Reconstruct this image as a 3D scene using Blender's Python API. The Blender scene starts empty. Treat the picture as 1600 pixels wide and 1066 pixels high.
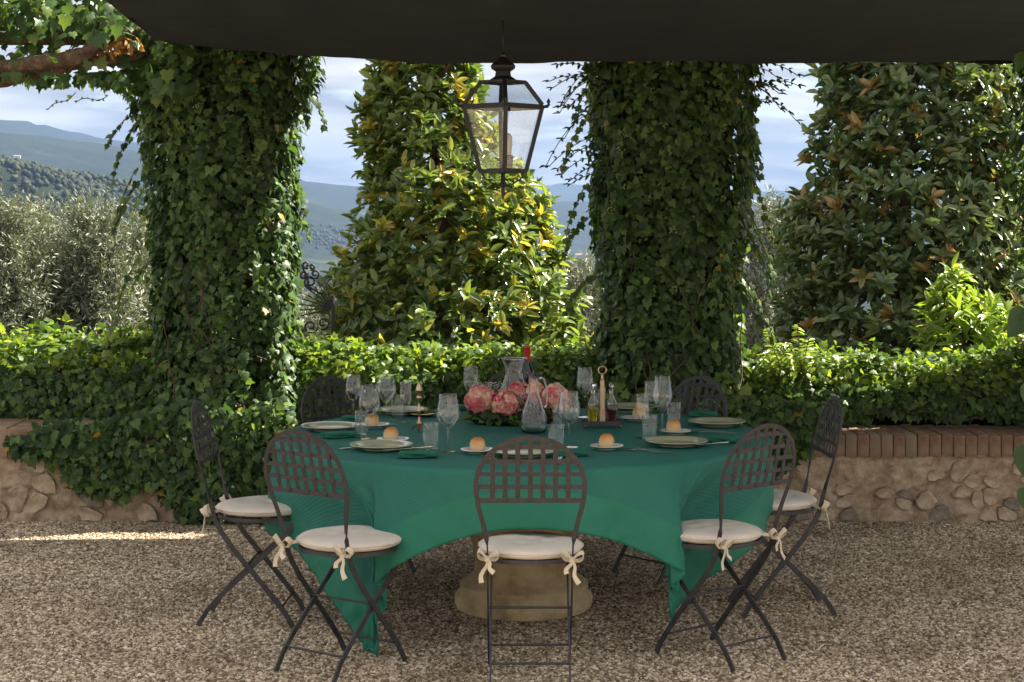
import bpy, math, random
import numpy as np
from mathutils import Vector, Matrix

random.seed(11)
RNG = np.random.default_rng(11)
SC = bpy.context.scene
COL = SC.collection

# ------------------------------------------------------------------ camera, sky, sun, exposure
CAM_Z = 1.75
cam_d = bpy.data.cameras.new('camera')
cam = bpy.data.objects.new('camera', cam_d)
COL.objects.link(cam)
cam.location = (0, 0, CAM_Z)
cam.rotation_euler = (math.radians(90), 0, 0)
cam_d.sensor_width = 36.0
cam_d.lens = 63.0
cam_d.shift_y = -0.1269
cam_d.clip_start = 0.05
cam_d.clip_end = 60000
SC.camera = cam

SUN_VEC = Vector((0.80, 0.36, 1.0)).normalized()      # towards the sun
SUN_EL = math.asin(SUN_VEC.z)
SUN_AZ = math.atan2(SUN_VEC.x, SUN_VEC.y)

world = bpy.data.worlds.new('World')
SC.world = world
world.use_nodes = True
wn, wl = world.node_tree.nodes, world.node_tree.links
wn.clear()
w_out = wn.new('ShaderNodeOutputWorld')
w_bg = wn.new('ShaderNodeBackground')
w_bg.inputs['Strength'].default_value = 0.10
sky = wn.new('ShaderNodeTexSky')
sky.sky_type = 'NISHITA'
sky.sun_disc = False
sky.sun_elevation = SUN_EL
sky.sun_rotation = SUN_AZ
sky.altitude = 200
sky.air_density = 1.0
sky.dust_density = 1.2
sky.ozone_density = 1.0
# broken cloud over the whole dome
tc = wn.new('ShaderNodeTexCoord')
sep = wn.new('ShaderNodeSeparateXYZ')
wl.new(tc.outputs['Generated'], sep.inputs[0])
zc = wn.new('ShaderNodeMath'); zc.operation = 'MAXIMUM'; zc.inputs[1].default_value = 0.0
wl.new(sep.outputs['Z'], zc.inputs[0])
za = wn.new('ShaderNodeMath'); za.operation = 'ADD'; za.inputs[1].default_value = 0.13
wl.new(zc.outputs[0], za.inputs[0])
dx = wn.new('ShaderNodeMath'); dx.operation = 'DIVIDE'
dy = wn.new('ShaderNodeMath'); dy.operation = 'DIVIDE'
wl.new(sep.outputs['X'], dx.inputs[0]); wl.new(za.outputs[0], dx.inputs[1])
wl.new(sep.outputs['Y'], dy.inputs[0]); wl.new(za.outputs[0], dy.inputs[1])
cmb = wn.new('ShaderNodeCombineXYZ')
wl.new(dx.outputs[0], cmb.inputs[0]); wl.new(dy.outputs[0], cmb.inputs[1])
cn = wn.new('ShaderNodeTexNoise')
cn.inputs['Scale'].default_value = 2.0
cn.inputs['Detail'].default_value = 9
cn.inputs['Roughness'].default_value = 0.55
wl.new(cmb.outputs[0], cn.inputs['Vector'])
cr = wn.new('ShaderNodeValToRGB')
cr.color_ramp.elements[0].position = 0.30; cr.color_ramp.elements[0].color = (0, 0, 0, 1)
cr.color_ramp.elements[1].position = 0.47; cr.color_ramp.elements[1].color = (1, 1, 1, 1)
wl.new(cn.outputs['Fac'], cr.inputs[0])
cn2 = wn.new('ShaderNodeTexNoise')
cn2.inputs['Scale'].default_value = 1.7
cn2.inputs['Detail'].default_value = 7
cmb2 = wn.new('ShaderNodeVectorMath'); cmb2.operation = 'ADD'; cmb2.inputs[1].default_value = (7.3, 2.1, 0)
wl.new(cmb.outputs[0], cmb2.inputs[0]); wl.new(cmb2.outputs[0], cn2.inputs['Vector'])
ccol = wn.new('ShaderNodeValToRGB')
ccol.color_ramp.elements[0].position = 0.38; ccol.color_ramp.elements[0].color = (1.6, 1.53, 1.5, 1)
ccol.color_ramp.elements[1].position = 0.62; ccol.color_ramp.elements[1].color = (3.9, 3.6, 3.3, 1)
wl.new(cn2.outputs['Fac'], ccol.inputs[0])
wmix = wn.new('ShaderNodeMix'); wmix.data_type = 'RGBA'
wl.new(cr.outputs[0], wmix.inputs['Factor'])
wl.new(sky.outputs[0], wmix.inputs[6]); wl.new(ccol.outputs[0], wmix.inputs[7])
wl.new(wmix.outputs[2], w_bg.inputs['Color'])
wl.new(w_bg.outputs[0], w_out.inputs['Surface'])

sun_d = bpy.data.lights.new('sun', 'SUN')
sun_d.energy = 5.0
sun_d.angle = math.radians(0.5)
sun_d.color = (1.0, 0.92, 0.80)
sun = bpy.data.objects.new('sun', sun_d)
COL.objects.link(sun)
sun.rotation_euler = (-SUN_VEC).to_track_quat('-Z', 'Y').to_euler()
sun.location = (10, 13, 20)

vs = SC.view_settings
vs.view_transform = 'Standard'
vs.look = 'None'
vs.gamma = 1.0
vs.use_curve_mapping = False
vs.exposure = 2.05
cy = SC.cycles
cy.use_denoising = True
cy.max_bounces = 10
cy.diffuse_bounces = 4
cy.glossy_bounces = 4
cy.transmission_bounces = 10
cy.transparent_max_bounces = 16
cy.caustics_reflective = False
cy.caustics_refractive = False
cy.sample_clamp_indirect = 6.0

# ------------------------------------------------------------------ helpers: tagging
def tag(o, label=None, cat=None, group=None, kind=None):
    if label: o['label'] = label
    if cat: o['category'] = cat
    if group: o['group'] = group
    if kind: o['kind'] = kind
    return o

def empty(name, loc=(0, 0, 0), rz=0.0):
    o = bpy.data.objects.new(name, None)
    o.empty_display_size = 0.1
    COL.objects.link(o)
    o.location = loc
    o.rotation_euler = (0, 0, rz)
    return o

def link_mesh(name, me, parent=None, mat=None):
    o = bpy.data.objects.new(name, me)
    if mat is not None and not me.materials:
        me.materials.append(mat)
    COL.objects.link(o)
    if parent is not None:
        o.parent = parent
    return o

def kids(o):
    return [c for c in COL.objects if c.parent == o]

def copy_tree(o, children, parent=None):
    c = o.copy()
    COL.objects.link(c)
    c.parent = parent
    for ch in children.get(o, []):
        copy_tree(ch, children, c)
    return c

# ------------------------------------------------------------------ helpers: meshes
class MB:
    """collects shapes into one mesh"""
    def __init__(self):
        self.v = []; self.f = []
    def add(self, vs, fs):
        b = len(self.v)
        self.v.extend([tuple(p) for p in vs])
        self.f.extend([tuple(i + b for i in f) for f in fs])
        return self
    def box(self, x0, x1, y0, y1, z0, z1):
        vs = [(x, y, z) for z in (z0, z1) for y in (y0, y1) for x in (x0, x1)]
        self.add(vs, [(0, 2, 3, 1), (4, 5, 7, 6), (0, 1, 5, 4), (2, 6, 7, 3), (0, 4, 6, 2), (1, 3, 7, 5)])
        return self
    def tube(self, path, rad, seg=8, cap=True):
        path = [Vector(p) for p in path]
        n = len(path)
        if not hasattr(rad, '__len__'): rad = [rad] * n
        vs = []; fs = []
        up = None
        for i, p in enumerate(path):
            t = (path[min(i + 1, n - 1)] - path[max(i - 1, 0)])
            t = t.normalized() if t.length > 1e-9 else Vector((0, 0, 1))
            if up is None:
                a = Vector((0, 0, 1)) if abs(t.z) < 0.9 else Vector((1, 0, 0))
                up = (a - t * a.dot(t)).normalized()
            else:
                up = up - t * up.dot(t)
                up = up.normalized() if up.length > 1e-6 else t.orthogonal().normalized()
            s = t.cross(up)
            for k in range(seg):
                a = 2 * math.pi * k / seg
                vs.append(p + (up * math.cos(a) + s * math.sin(a)) * rad[i])
        for i in range(n - 1):
            for k in range(seg):
                k2 = (k + 1) % seg
                fs.append((i * seg + k, i * seg + k2, (i + 1) * seg + k2, (i + 1) * seg + k))
        if cap:
            fs.append(tuple(range(seg - 1, -1, -1)))
            fs.append(tuple((n - 1) * seg + k for k in range(seg)))
        return self.add(vs, fs)
    def bar(self, path, wdir, w, t):
        """flat bar: path, width direction (one or per point), width and thickness (one or per point)"""
        path = [Vector(p) for p in path]
        n = len(path)
        wd = [Vector(d) for d in wdir] if hasattr(wdir[0], '__len__') else [Vector(wdir)] * n
        W = w if hasattr(w, '__len__') else [w] * n
        T = t if hasattr(t, '__len__') else [t] * n
        vs = []; fs = []
        for i, p in enumerate(path):
            tg = (path[min(i + 1, n - 1)] - path[max(i - 1, 0)]).normalized()
            a = wd[i] - tg * wd[i].dot(tg)
            a = a.normalized() if a.length > 1e-6 else tg.orthogonal().normalized()
            b = tg.cross(a)
            for sa, sb in ((-1, -1), (1, -1), (1, 1), (-1, 1)):
                vs.append(p + a * sa * W[i] / 2 + b * sb * T[i] / 2)
        for i in range(n - 1):
            for k in range(4):
                k2 = (k + 1) % 4
                fs.append((i * 4 + k, i * 4 + k2, (i + 1) * 4 + k2, (i + 1) * 4 + k))
        fs.append((3, 2, 1, 0)); fs.append(tuple((n - 1) * 4 + k for k in range(4)))
        return self.add(vs, fs)
    def lathe(self, prof, seg=32, c=(0, 0, 0), close=False):
        """profile [(r,z)] turned round z"""
        vs = []; fs = []; idx = []
        for r, z in prof:
            if r < 1e-6:
                idx.append([len(vs)]); vs.append((c[0], c[1], c[2] + z))
            else:
                idx.append(list(range(len(vs), len(vs) + seg)))
                for k in range(seg):
                    a = 2 * math.pi * k / seg
                    vs.append((c[0] + r * math.cos(a), c[1] + r * math.sin(a), c[2] + z))
        pairs = list(zip(idx[:-1], idx[1:]))
        if close: pairs.append((idx[-1], idx[0]))
        for A, B in pairs:
            for k in range(seg):
                k2 = (k + 1) % seg
                if len(A) == 1 and len(B) == 1: continue
                if len(A) == 1: fs.append((A[0], B[k2], B[k]))
                elif len(B) == 1: fs.append((A[k], A[k2], B[0]))
                else: fs.append((A[k], A[k2], B[k2], B[k]))
        return self.add(vs, fs)
    def mesh(self, name, mat=None, smooth=False, angle=None):
        me = bpy.data.meshes.new(name)
        me.from_pydata(self.v, [], self.f)
        if mat is not None: me.materials.append(mat)
        if smooth:
            me.polygons.foreach_set('use_smooth', [True] * len(me.polygons))
            if angle is not None:
                try: me.set_sharp_from_angle(angle=math.radians(angle))
                except Exception: pass
        me.update()
        return me
    def build(self, name, mat, parent=None, smooth=False, angle=None):
        return link_mesh(name, self.mesh(name, mat, smooth, angle), parent)

def np_mesh(name, V, F, mat, attrs=None, smooth=False):
    """V (n,3) floats, F (m,k) ints; attrs: point float attributes"""
    me = bpy.data.meshes.new(name)
    V = np.ascontiguousarray(V, dtype=np.float32); F = np.ascontiguousarray(F, dtype=np.int32)
    k = F.shape[1]
    me.vertices.add(len(V)); me.vertices.foreach_set('co', V.ravel())
    me.loops.add(F.size); me.loops.foreach_set('vertex_index', F.ravel())
    me.polygons.add(len(F))
    me.polygons.foreach_set('loop_start', np.arange(0, F.size, k, dtype=np.int32))
    if smooth: me.polygons.foreach_set('use_smooth', np.ones(len(F), dtype=bool))
    for an, av in (attrs or {}).items():
        a = me.attributes.new(an, 'FLOAT', 'POINT')
        a.data.foreach_set('value', np.ascontiguousarray(av, dtype=np.float32))
    if mat is not None: me.materials.append(mat)
    me.update(calc_edges=True)
    return me

def unit(a):
    return a / np.maximum(np.linalg.norm(a, axis=1, keepdims=True), 1e-9)

def frames(N, T):
    Z = unit(N); Yv = unit(T - Z * np.sum(T * Z, 1, keepdims=True)); X = np.cross(Yv, Z)
    return X, Yv, Z

def scatter_mesh(name, tmpl, P, N, T, S, mat, rnd, smooth=False):
    tv, tf = np.array(tmpl[0], dtype=float), np.array(tmpl[1])
    X, Yv, Z = frames(N, T)
    S = np.asarray(S).reshape(-1, 1, 1)
    V = (P[:, None, :] + S * (tv[None, :, 0:1] * X[:, None, :] + tv[None, :, 1:2] * Yv[:, None, :] + tv[None, :, 2:3] * Z[:, None, :]))
    n, k = V.shape[:2]
    F = (tf[None] + (np.arange(n) * k)[:, None, None]).reshape(-1, tf.shape[1])
    return np_mesh(name, V.reshape(-1, 3), F, mat, {'rnd': np.repeat(rnd, k)}, smooth)

def leaf_objects(name, parent, meshes, P, N, T, S, R):
    """single leaves as parts; positions are local to the parent"""
    X, Yv, Z = frames(N, T)
    for i in range(len(P)):
        me = meshes[min(int(R[i] * len(meshes)), len(meshes) - 1)]
        o = bpy.data.objects.new(name, me)
        m = np.eye(4); s = S[i]
        m[:3, 0] = X[i] * s; m[:3, 1] = Yv[i] * s; m[:3, 2] = Z[i] * s; m[:3, 3] = P[i]
        COL.objects.link(o); o.parent = parent
        o.matrix_basis = Matrix(m.tolist())

def vhash(ix, iy, seed):
    h = (ix.astype(np.int64) * 374761393 + iy.astype(np.int64) * 668265263 + seed * 974711) & 0x7fffffff
    h = ((h ^ (h >> 13)) * 1274126177) & 0x7fffffff
    return ((h ^ (h >> 16)) & 0xffff) / 65535.0

def vnoise(x, y, seed=0):
    x = np.asarray(x, float); y = np.asarray(y, float)
    ix, iy = np.floor(x), np.floor(y); fx, fy = x - ix, y - iy
    fx = fx * fx * (3 - 2 * fx); fy = fy * fy * (3 - 2 * fy)
    a = vhash(ix, iy, seed); b = vhash(ix + 1, iy, seed); c = vhash(ix, iy + 1, seed); d = vhash(ix + 1, iy + 1, seed)
    return (a + (b - a) * fx) * (1 - fy) + (c + (d - c) * fx) * fy

def fbm(x, y, seed=0, octs=4):
    s = 0; amp = 0.5
    for o in range(octs):
        s = s + amp * (vnoise(x * 2 ** o, y * 2 ** o, seed + o) - 0.5) * 2; amp *= 0.5
    return s

# ------------------------------------------------------------------ helpers: materials
def new_mat(name):
    m = bpy.data.materials.new(name); m.use_nodes = True
    nt = m.node_tree
    return m, nt, nt.nodes['Principled BSDF'], nt.nodes['Material Output']

def ramp(nt, fac, stops):
    r = nt.nodes.new('ShaderNodeValToRGB')
    e = r.color_ramp.elements
    while len(e) < len(stops): e.new(0.5)
    for i, (p, c) in enumerate(stops):
        e[i].position = p; e[i].color = (c[0], c[1], c[2], 1)
    nt.links.new(fac, r.inputs[0])
    return r.outputs[0]

def noise_tex(nt, scale, detail=4, rough=0.55, coord='Object', stretch=None):
    t = nt.nodes.new('ShaderNodeTexCoord')
    n = nt.nodes.new('ShaderNodeTexNoise')
    n.inputs['Scale'].default_value = scale; n.inputs['Detail'].default_value = detail; n.inputs['Roughness'].default_value = rough
    src = t.outputs[coord]
    if stretch:
        mp = nt.nodes.new('ShaderNodeMapping'); mp.inputs['Scale'].default_value = stretch
        nt.links.new(src, mp.inputs[0]); src = mp.outputs[0]
    nt.links.new(src, n.inputs['Vector'])
    return n.outputs['Fac']

def bump(nt, height, strength, dist, bsdf):
    b = nt.nodes.new('ShaderNodeBump')
    b.inputs['Strength'].default_value = strength; b.inputs['Distance'].default_value = dist
    nt.links.new(height, b.inputs['Height']); nt.links.new(b.outputs[0], bsdf.inputs['Normal'])
    return b

def simple_mat(name, stops, scale=8, rough=0.6, metal=0.0, bmp=0.0, bscale=40, spec=0.5, bdist=0.01):
    m, nt, b, o = new_mat(name)
    if len(stops) == 1:
        b.inputs['Base Color'].default_value = (*stops[0], 1)
    else:
        k = len(stops)
        nt.links.new(ramp(nt, noise_tex(nt, scale, 5), [(0.3 + 0.4 * i / (k - 1), c) for i, c in enumerate(stops)]), b.inputs['Base Color'])
    b.inputs['Roughness'].default_value = rough; b.inputs['Metallic'].default_value = metal
    b.inputs['Specular IOR Level'].default_value = spec
    if bmp: bump(nt, noise_tex(nt, bscale, 5), bmp, bdist, b)
    return m

def leaf_mat(name, stops, trans=0.35, rough=0.4, spec=0.4, tboost=1.6):
    """colour by the per-leaf 'rnd' attribute; thin leaf passes light"""
    m, nt, b, o = new_mat(name)
    a = nt.nodes.new('ShaderNodeAttribute'); a.attribute_name = 'rnd'
    col = ramp(nt, a.outputs['Fac'], stops)
    nz = noise_tex(nt, 14, 3)
    mx = nt.nodes.new('ShaderNodeMix'); mx.data_type = 'RGBA'; mx.blend_type = 'MULTIPLY'; mx.inputs['Factor'].default_value = 0.55
    nt.links.new(col, mx.inputs[6])
    nt.links.new(ramp(nt, nz, [(0.3, (0.55, 0.55, 0.55)), (0.7, (1.25, 1.25, 1.2))]), mx.inputs[7])
    nt.links.new(mx.outputs[2], b.inputs['Base Color'])
    b.inputs['Roughness'].default_value = rough; b.inputs['Specular IOR Level'].default_value = spec
    t = nt.nodes.new('ShaderNodeBsdfTranslucent')
    tm = nt.nodes.new('ShaderNodeMix'); tm.data_type = 'RGBA'; tm.blend_type = 'MULTIPLY'; tm.inputs['Factor'].default_value = 1.0
    nt.links.new(mx.outputs[2], tm.inputs[6]); tm.inputs[7].default_value = (tboost * 1.25, tboost * 1.15, tboost * 0.5, 1)
    nt.links.new(tm.outputs[2], t.inputs['Color'])
    ms = nt.nodes.new('ShaderNodeMixShader'); ms.inputs[0].default_value = trans
    nt.links.new(b.outputs[0], ms.inputs[1]); nt.links.new(t.outputs[0], ms.inputs[2])
    nt.links.new(ms.outputs[0], o.inputs['Surface'])
    return m

def glass_mat(name, col=(1, 1, 1), rough=0.0, ior=1.47):
    m, nt, b, o = new_mat(name)
    b.inputs['Base Color'].default_value = (*col, 1)
    b.inputs['Transmission Weight'].default_value = 1.0
    b.inputs['Roughness'].default_value = rough
    b.inputs['IOR'].default_value = ior
    return m

def thin_glass(name, tint, dirt):
    """thin blown glass: lets light straight through and mirrors at its edges"""
    m, nt, b, o = new_mat(name)
    tr = nt.nodes.new('ShaderNodeBsdfTransparent'); tr.inputs[0].default_value = (*tint, 1)
    gl = nt.nodes.new('ShaderNodeBsdfGlossy'); gl.inputs['Roughness'].default_value = 0.0
    lw = nt.nodes.new('ShaderNodeLayerWeight'); lw.inputs['Blend'].default_value = 0.5
    p4 = nt.nodes.new('ShaderNodeMath'); p4.operation = 'POWER'; p4.inputs[1].default_value = 3.2
    nt.links.new(lw.outputs['Facing'], p4.inputs[0])
    pw = nt.nodes.new('ShaderNodeMath'); pw.operation = 'MULTIPLY_ADD'; pw.inputs[1].default_value = 0.9; pw.inputs[2].default_value = 0.05
    nt.links.new(p4.outputs[0], pw.inputs[0])
    ms = nt.nodes.new('ShaderNodeMixShader')
    nt.links.new(pw.outputs[0], ms.inputs[0]); nt.links.new(tr.outputs[0], ms.inputs[1]); nt.links.new(gl.outputs[0], ms.inputs[2])
    out = ms.outputs[0]
    if dirt:
        b.inputs['Base Color'].default_value = (0.4, 0.4, 0.38, 1); b.inputs['Roughness'].default_value = 1
        m3 = nt.nodes.new('ShaderNodeMixShader')
        nt.links.new(ramp(nt, noise_tex(nt, 9, 5), [(0.35, (dirt * .3,) * 3), (0.7, (dirt * 1.6,) * 3)]), m3.inputs[0])
        nt.links.new(out, m3.inputs[1]); nt.links.new(b.outputs[0], m3.inputs[2]); out = m3.outputs[0]
    nt.links.new(out, o.inputs['Surface'])
    return m

M = {}
M['ivy'] = leaf_mat('ivy_leaf', [(0.0, (0.022, 0.050, 0.018)), (0.35, (0.052, 0.105, 0.032)), (0.70, (0.098, 0.175, 0.048)), (0.90, (0.16, 0.25, 0.06)), (0.985, (0.16, 0.22, 0.05)), (1.0, (0.36, 0.25, 0.04))], 0.38, 0.45, 0.32)
M['ivy_top'] = leaf_mat('young_backlit_ivy_leaf', [(0.0, (0.05, 0.10, 0.018)), (0.5, (0.12, 0.20, 0.026)), (1.0, (0.26, 0.34, 0.045))], 0.45, 0.4, 0.4, 1.7)  # young growth, also lightened so the hedge tops look backlit
M['creeper'] = leaf_mat('creeper_leaf', [(0.0, (0.03, 0.07, 0.02)), (0.75, (0.06, 0.12, 0.03)), (0.97, (0.11, 0.18, 0.035)), (1.0, (0.22, 0.24, 0.04))], 0.35, 0.42, 0.4)
M['dry'] = leaf_mat('dry_leaf', [(0.0, (0.22, 0.11, 0.035)), (1.0, (0.38, 0.22, 0.08))], 0.3, 0.7, 0.2, 1.1)
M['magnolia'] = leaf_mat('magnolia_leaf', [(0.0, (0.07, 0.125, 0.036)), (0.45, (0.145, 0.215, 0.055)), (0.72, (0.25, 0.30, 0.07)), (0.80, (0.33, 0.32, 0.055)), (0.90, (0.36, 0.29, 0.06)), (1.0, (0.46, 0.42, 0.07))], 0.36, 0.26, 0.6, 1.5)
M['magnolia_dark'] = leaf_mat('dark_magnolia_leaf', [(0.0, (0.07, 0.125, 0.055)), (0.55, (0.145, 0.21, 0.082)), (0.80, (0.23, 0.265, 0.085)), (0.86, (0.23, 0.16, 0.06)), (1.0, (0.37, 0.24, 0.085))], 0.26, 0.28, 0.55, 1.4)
M['laurel'] = leaf_mat('laurel_leaf', [(0.0, (0.16, 0.25, 0.04)), (0.6, (0.25, 0.36, 0.055)), (1.0, (0.36, 0.44, 0.09))], 0.42, 0.35, 0.5, 1.6)
M['olive'] = leaf_mat('olive_leaf', [(0.0, (0.10, 0.125, 0.085)), (0.6, (0.19, 0.215, 0.145)), (1.0, (0.33, 0.35, 0.25))], 0.15, 0.5, 0.4, 1.1)
M['wood_far'] = leaf_mat('far_tree_foliage', [(0.0, (0.010, 0.020, 0.010)), (0.6, (0.020, 0.033, 0.014)), (1.0, (0.040, 0.050, 0.021))], 0.1, 0.7, 0.2, 1.0)
M['bark'] = simple_mat('bark', [(0.05, 0.032, 0.02), (0.13, 0.085, 0.05)], 12, 0.9, 0, 0.6, 30)
M['vine_bark'] = simple_mat('vine_bark', [(0.045, 0.030, 0.020), (0.095, 0.066, 0.044), (0.19, 0.135, 0.09)], 22, 0.95, 0, 1.0, 40, 0.2, 0.02)
M['stem'] = simple_mat('ivy_stem', [(0.05, 0.030, 0.020), (0.12, 0.080, 0.05)], 20, 0.9)
M['core'] = simple_mat('shaded_stem_mass', [(0.008, 0.009, 0.005), (0.026, 0.020, 0.012)], 9, 0.95, 0, 0.8, 25, 0.2)  # near-black: the shade deep between ivy leaves is put into this colour
M['berry'] = simple_mat('berry', [(0.16, 0.22, 0.07), (0.26, 0.32, 0.12)], 9, 0.5)
M['iron'] = simple_mat('painted_iron', [(0.030, 0.029, 0.031), (0.058, 0.056, 0.058)], 25, 0.55, 0.15, 0.25, 120, 0.4, 0.002)
M['iron_worn'] = simple_mat('worn_iron', [(0.030, 0.029, 0.031), (0.052, 0.046, 0.046)], 60, 0.6, 0.1, 0.3, 150, 0.35, 0.002)
M['lantern'] = simple_mat('lantern_metal', [(0.008, 0.008, 0.008), (0.018, 0.017, 0.016)], 30, 0.5, 0.3, 0.2, 90, 0.5, 0.002)
M['lantern_glass'] = thin_glass('lantern_glass', (0.96, 0.97, 0.97), 0.0)
M['bulb'] = simple_mat('bulb_glass', [(0.32, 0.30, 0.27)], 1, 0.25)
M['glass'] = glass_mat('clear_glass', (1, 1, 1), 0.0, 1.45)
M['thin'] = thin_glass('thin_clear_glass', (0.99, 0.995, 0.99), 0.0)
M['oil'] = glass_mat('olive_oil', (0.62, 0.50, 0.015), 0.0, 1.35)
M['vinegar'] = glass_mat('red_vinegar', (0.16, 0.01, 0.015), 0.0, 1.35)
M['bottle'] = simple_mat('dark_bottle_glass', [(0.006, 0.009, 0.006)], 1, 0.06)
M['capsule'] = simple_mat('red_capsule', [(0.42, 0.012, 0.02)], 1, 0.4)
M['silver'] = simple_mat('silver', [(0.62, 0.60, 0.57)], 1, 0.22, 1.0)
M['brass'] = simple_mat('aged_brass', [(0.34, 0.23, 0.13), (0.50, 0.36, 0.22)], 30, 0.28, 0.95)
M['pale_wood'] = simple_mat('pale_wood', [(0.46, 0.29, 0.17), (0.58, 0.40, 0.26)], 20, 0.5)
M['plate'] = simple_mat('sage_glazed_plate', [(0.29, 0.31, 0.19), (0.36, 0.375, 0.25)], 8, 0.16)
M['side_plate'] = simple_mat('pale_side_plate', [(0.52, 0.52, 0.48), (0.60, 0.60, 0.56)], 8, 0.15)
M['napkin'] = simple_mat('green_napkin', [(0.008, 0.105, 0.066), (0.014, 0.145, 0.092)], 30, 0.75, 0, 0.3, 200, 0.3, 0.002)
M['cushion'] = simple_mat('cream_cotton', [(0.58, 0.52, 0.45), (0.66, 0.60, 0.53)], 6, 0.9, 0, 0.25, 240, 0.2, 0.002)
M['tie'] = simple_mat('cream_ribbon', [(0.55, 0.46, 0.34), (0.64, 0.56, 0.44)], 20, 0.9, 0, 0.3, 120, 0.2, 0.003)
M['pedestal'] = simple_mat('ochre_stone', [(0.28, 0.195, 0.10), (0.50, 0.385, 0.215), (0.62, 0.50, 0.32)], 7, 0.9, 0, 0.7, 28, 0.2, 0.02)
M['tabletop'] = simple_mat('stone_top', [(0.3, 0.27, 0.22), (0.4, 0.36, 0.3)], 8, 0.8)
M['mud'] = simple_mat('leaf_litter', [(0.04, 0.028, 0.016), (0.09, 0.06, 0.035)], 8, 0.95, 0, 0.8, 30)

# ------------------------------------------------------------------ terrain, hills, gravel
V_LEVEL = -100.0
def ip(x, xs, ys): return np.interp(x, xs, ys)
RIDGES = [
    # distance, depth before, depth behind, crest (x, z)
    (1300, 300, 500, [-900, -600, -371, -320, -279, -230, -180, -60, 100], [80, 62, 37, 27, 13, -12, -40, -85, -110]),
    (4200, 1100, 1500, [-2400, -1200, -1080, -990, -885, -700, -480, -200, 100], [260, 190, 178, 160, 138, 92, 30, -50, -110]),
    (7000, 1300, 2000, [-4000, -2000, -1875, -1750, -1625, -1475, -1100, -775, -600, -200, 125, 300, 1000, 4000], [420, 347, 353, 314, 285, 272, 185, 119, 103, 60, 34, 34, 42, 80]),
    (13500, 2400, 2500, [-7000, -1000, 200, 380, 580, 1200, 1950, 2200, 7000], [260, 190, 188, 212, 188, 165, 150, 146, 220]),
]
def terrain_h(x, y):
    x = np.asarray(x, float); y = np.asarray(y, float)
    z = ip(y, [10.6, 12, 25, 60, 150, 400, 900, 1500, 3000], [-0.35, -0.5, -2.6, -8, -22, -55, -88, -97, V_LEVEL])
    for yc, w0, w1, xs, zs in RIDGES:
        xx = x + fbm(x / (yc * 0.12), y / (yc * 0.12), 5) * yc * 0.03
        cz = ip(xx, xs, zs)
        w = np.where(y < yc, w0, w1)
        g = np.exp(-((y - yc) / w) ** 2)
        z = np.maximum(z, V_LEVEL + (cz - V_LEVEL) * g)
    far = np.clip((y - 150) / 1200, 0, 1)
    return z + far * fbm(x / 180, y / 180, 3, 5) * (7 + np.clip(y - 2000, 0, 9000) * 0.0016) + np.clip((y - 12) / 40, 0, 1) * fbm(x / 6, y / 6, 9) * 0.25

nr, nc = 260, 240
ys = 10.75 * (17500 / 10.75) ** (np.linspace(0, 1, nr))
us = np.linspace(-1, 1, nc); us = np.sign(us) * (0.75 * np.abs(us) + 0.25 * np.abs(us) ** 3) * 0.62
YY, UU = np.meshgrid(ys, us, indexing='ij')
XX = UU * YY
XX += np.sign(UU) * np.abs(UU) / 0.62 * 60 * np.clip(1 - YY / 3000, 0, 1)      # wide enough near the wall
ZZ = terrain_h(XX, YY)
ii = np.arange(nr * nc).reshape(nr, nc)
Fq = np.stack([ii[:-1, :-1], ii[:-1, 1:], ii[1:, 1:], ii[1:, :-1]], -1).reshape(-1, 4)
m, nt, b, o = new_mat('valley_land')
n1 = noise_tex(nt, 0.0045, 6, 0.6); n2 = noise_tex(nt, 0.03, 5, 0.65)
c1 = ramp(nt, n1, [(0.36, (0.008, 0.014, 0.009)), (0.58, (0.015, 0.023, 0.013)), (0.66, (0.038, 0.048, 0.024)), (0.74, (0.065, 0.062, 0.036))])
mx = nt.nodes.new('ShaderNodeMix'); mx.data_type = 'RGBA'; mx.blend_type = 'MULTIPLY'; mx.inputs['Factor'].default_value = 0.8
nt.links.new(c1, mx.inputs[6]); nt.links.new(ramp(nt, n2, [(0.35, (0.45, 0.5, 0.45)), (0.62, (1.25, 1.2, 1.1))]), mx.inputs[7])
nt.links.new(mx.outputs[2], b.inputs['Base Color']); b.inputs['Roughness'].default_value = 1.0; b.inputs['Specular IOR Level'].default_value = 0.1
bump(nt, n2, 0.8, 8.0, b)
terrain = link_mesh('hills', np_mesh('hills', np.stack([XX, YY, ZZ], -1).reshape(-1, 3), Fq, m, smooth=True))
tag(terrain, kind='structure')

# terrace ground under the gravel
def gravel_colours(nt, fac):
    return ramp(nt, fac, [(0.0, (0.11, 0.080, 0.052)), (0.3, (0.29, 0.225, 0.150)), (0.6, (0.45, 0.370, 0.265)), (0.85, (0.63, 0.54, 0.41)), (1.0, (0.80, 0.73, 0.60))])
m, nt, b, o = new_mat('gravel_ground')
tcx = nt.nodes.new('ShaderNodeTexCoord')
vo = nt.nodes.new('ShaderNodeTexVoronoi'); vo.inputs['Scale'].default_value = 85
nt.links.new(tcx.outputs['Object'], vo.inputs['Vector'])
sx = nt.nodes.new('ShaderNodeSeparateColor'); nt.links.new(vo.outputs['Color'], sx.inputs[0])
mx = nt.nodes.new('ShaderNodeMix'); mx.data_type = 'RGBA'; mx.blend_type = 'MULTIPLY'; mx.inputs['Factor'].default_value = 1.0
nt.links.new(gravel_colours(nt, sx.outputs[0]), mx.inputs[6])
nt.links.new(ramp(nt, vo.outputs['Distance'], [(0.3, (1, 1, 1)), (0.85, (0.5, 0.47, 0.43))]), mx.inputs[7])
nt.links.new(mx.outputs[2], b.inputs['Base Color']); b.inputs['Roughness'].default_value = 0.95
bb = bump(nt, vo.outputs['Distance'], 0.9, 0.01, b); bb.invert = True
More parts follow.
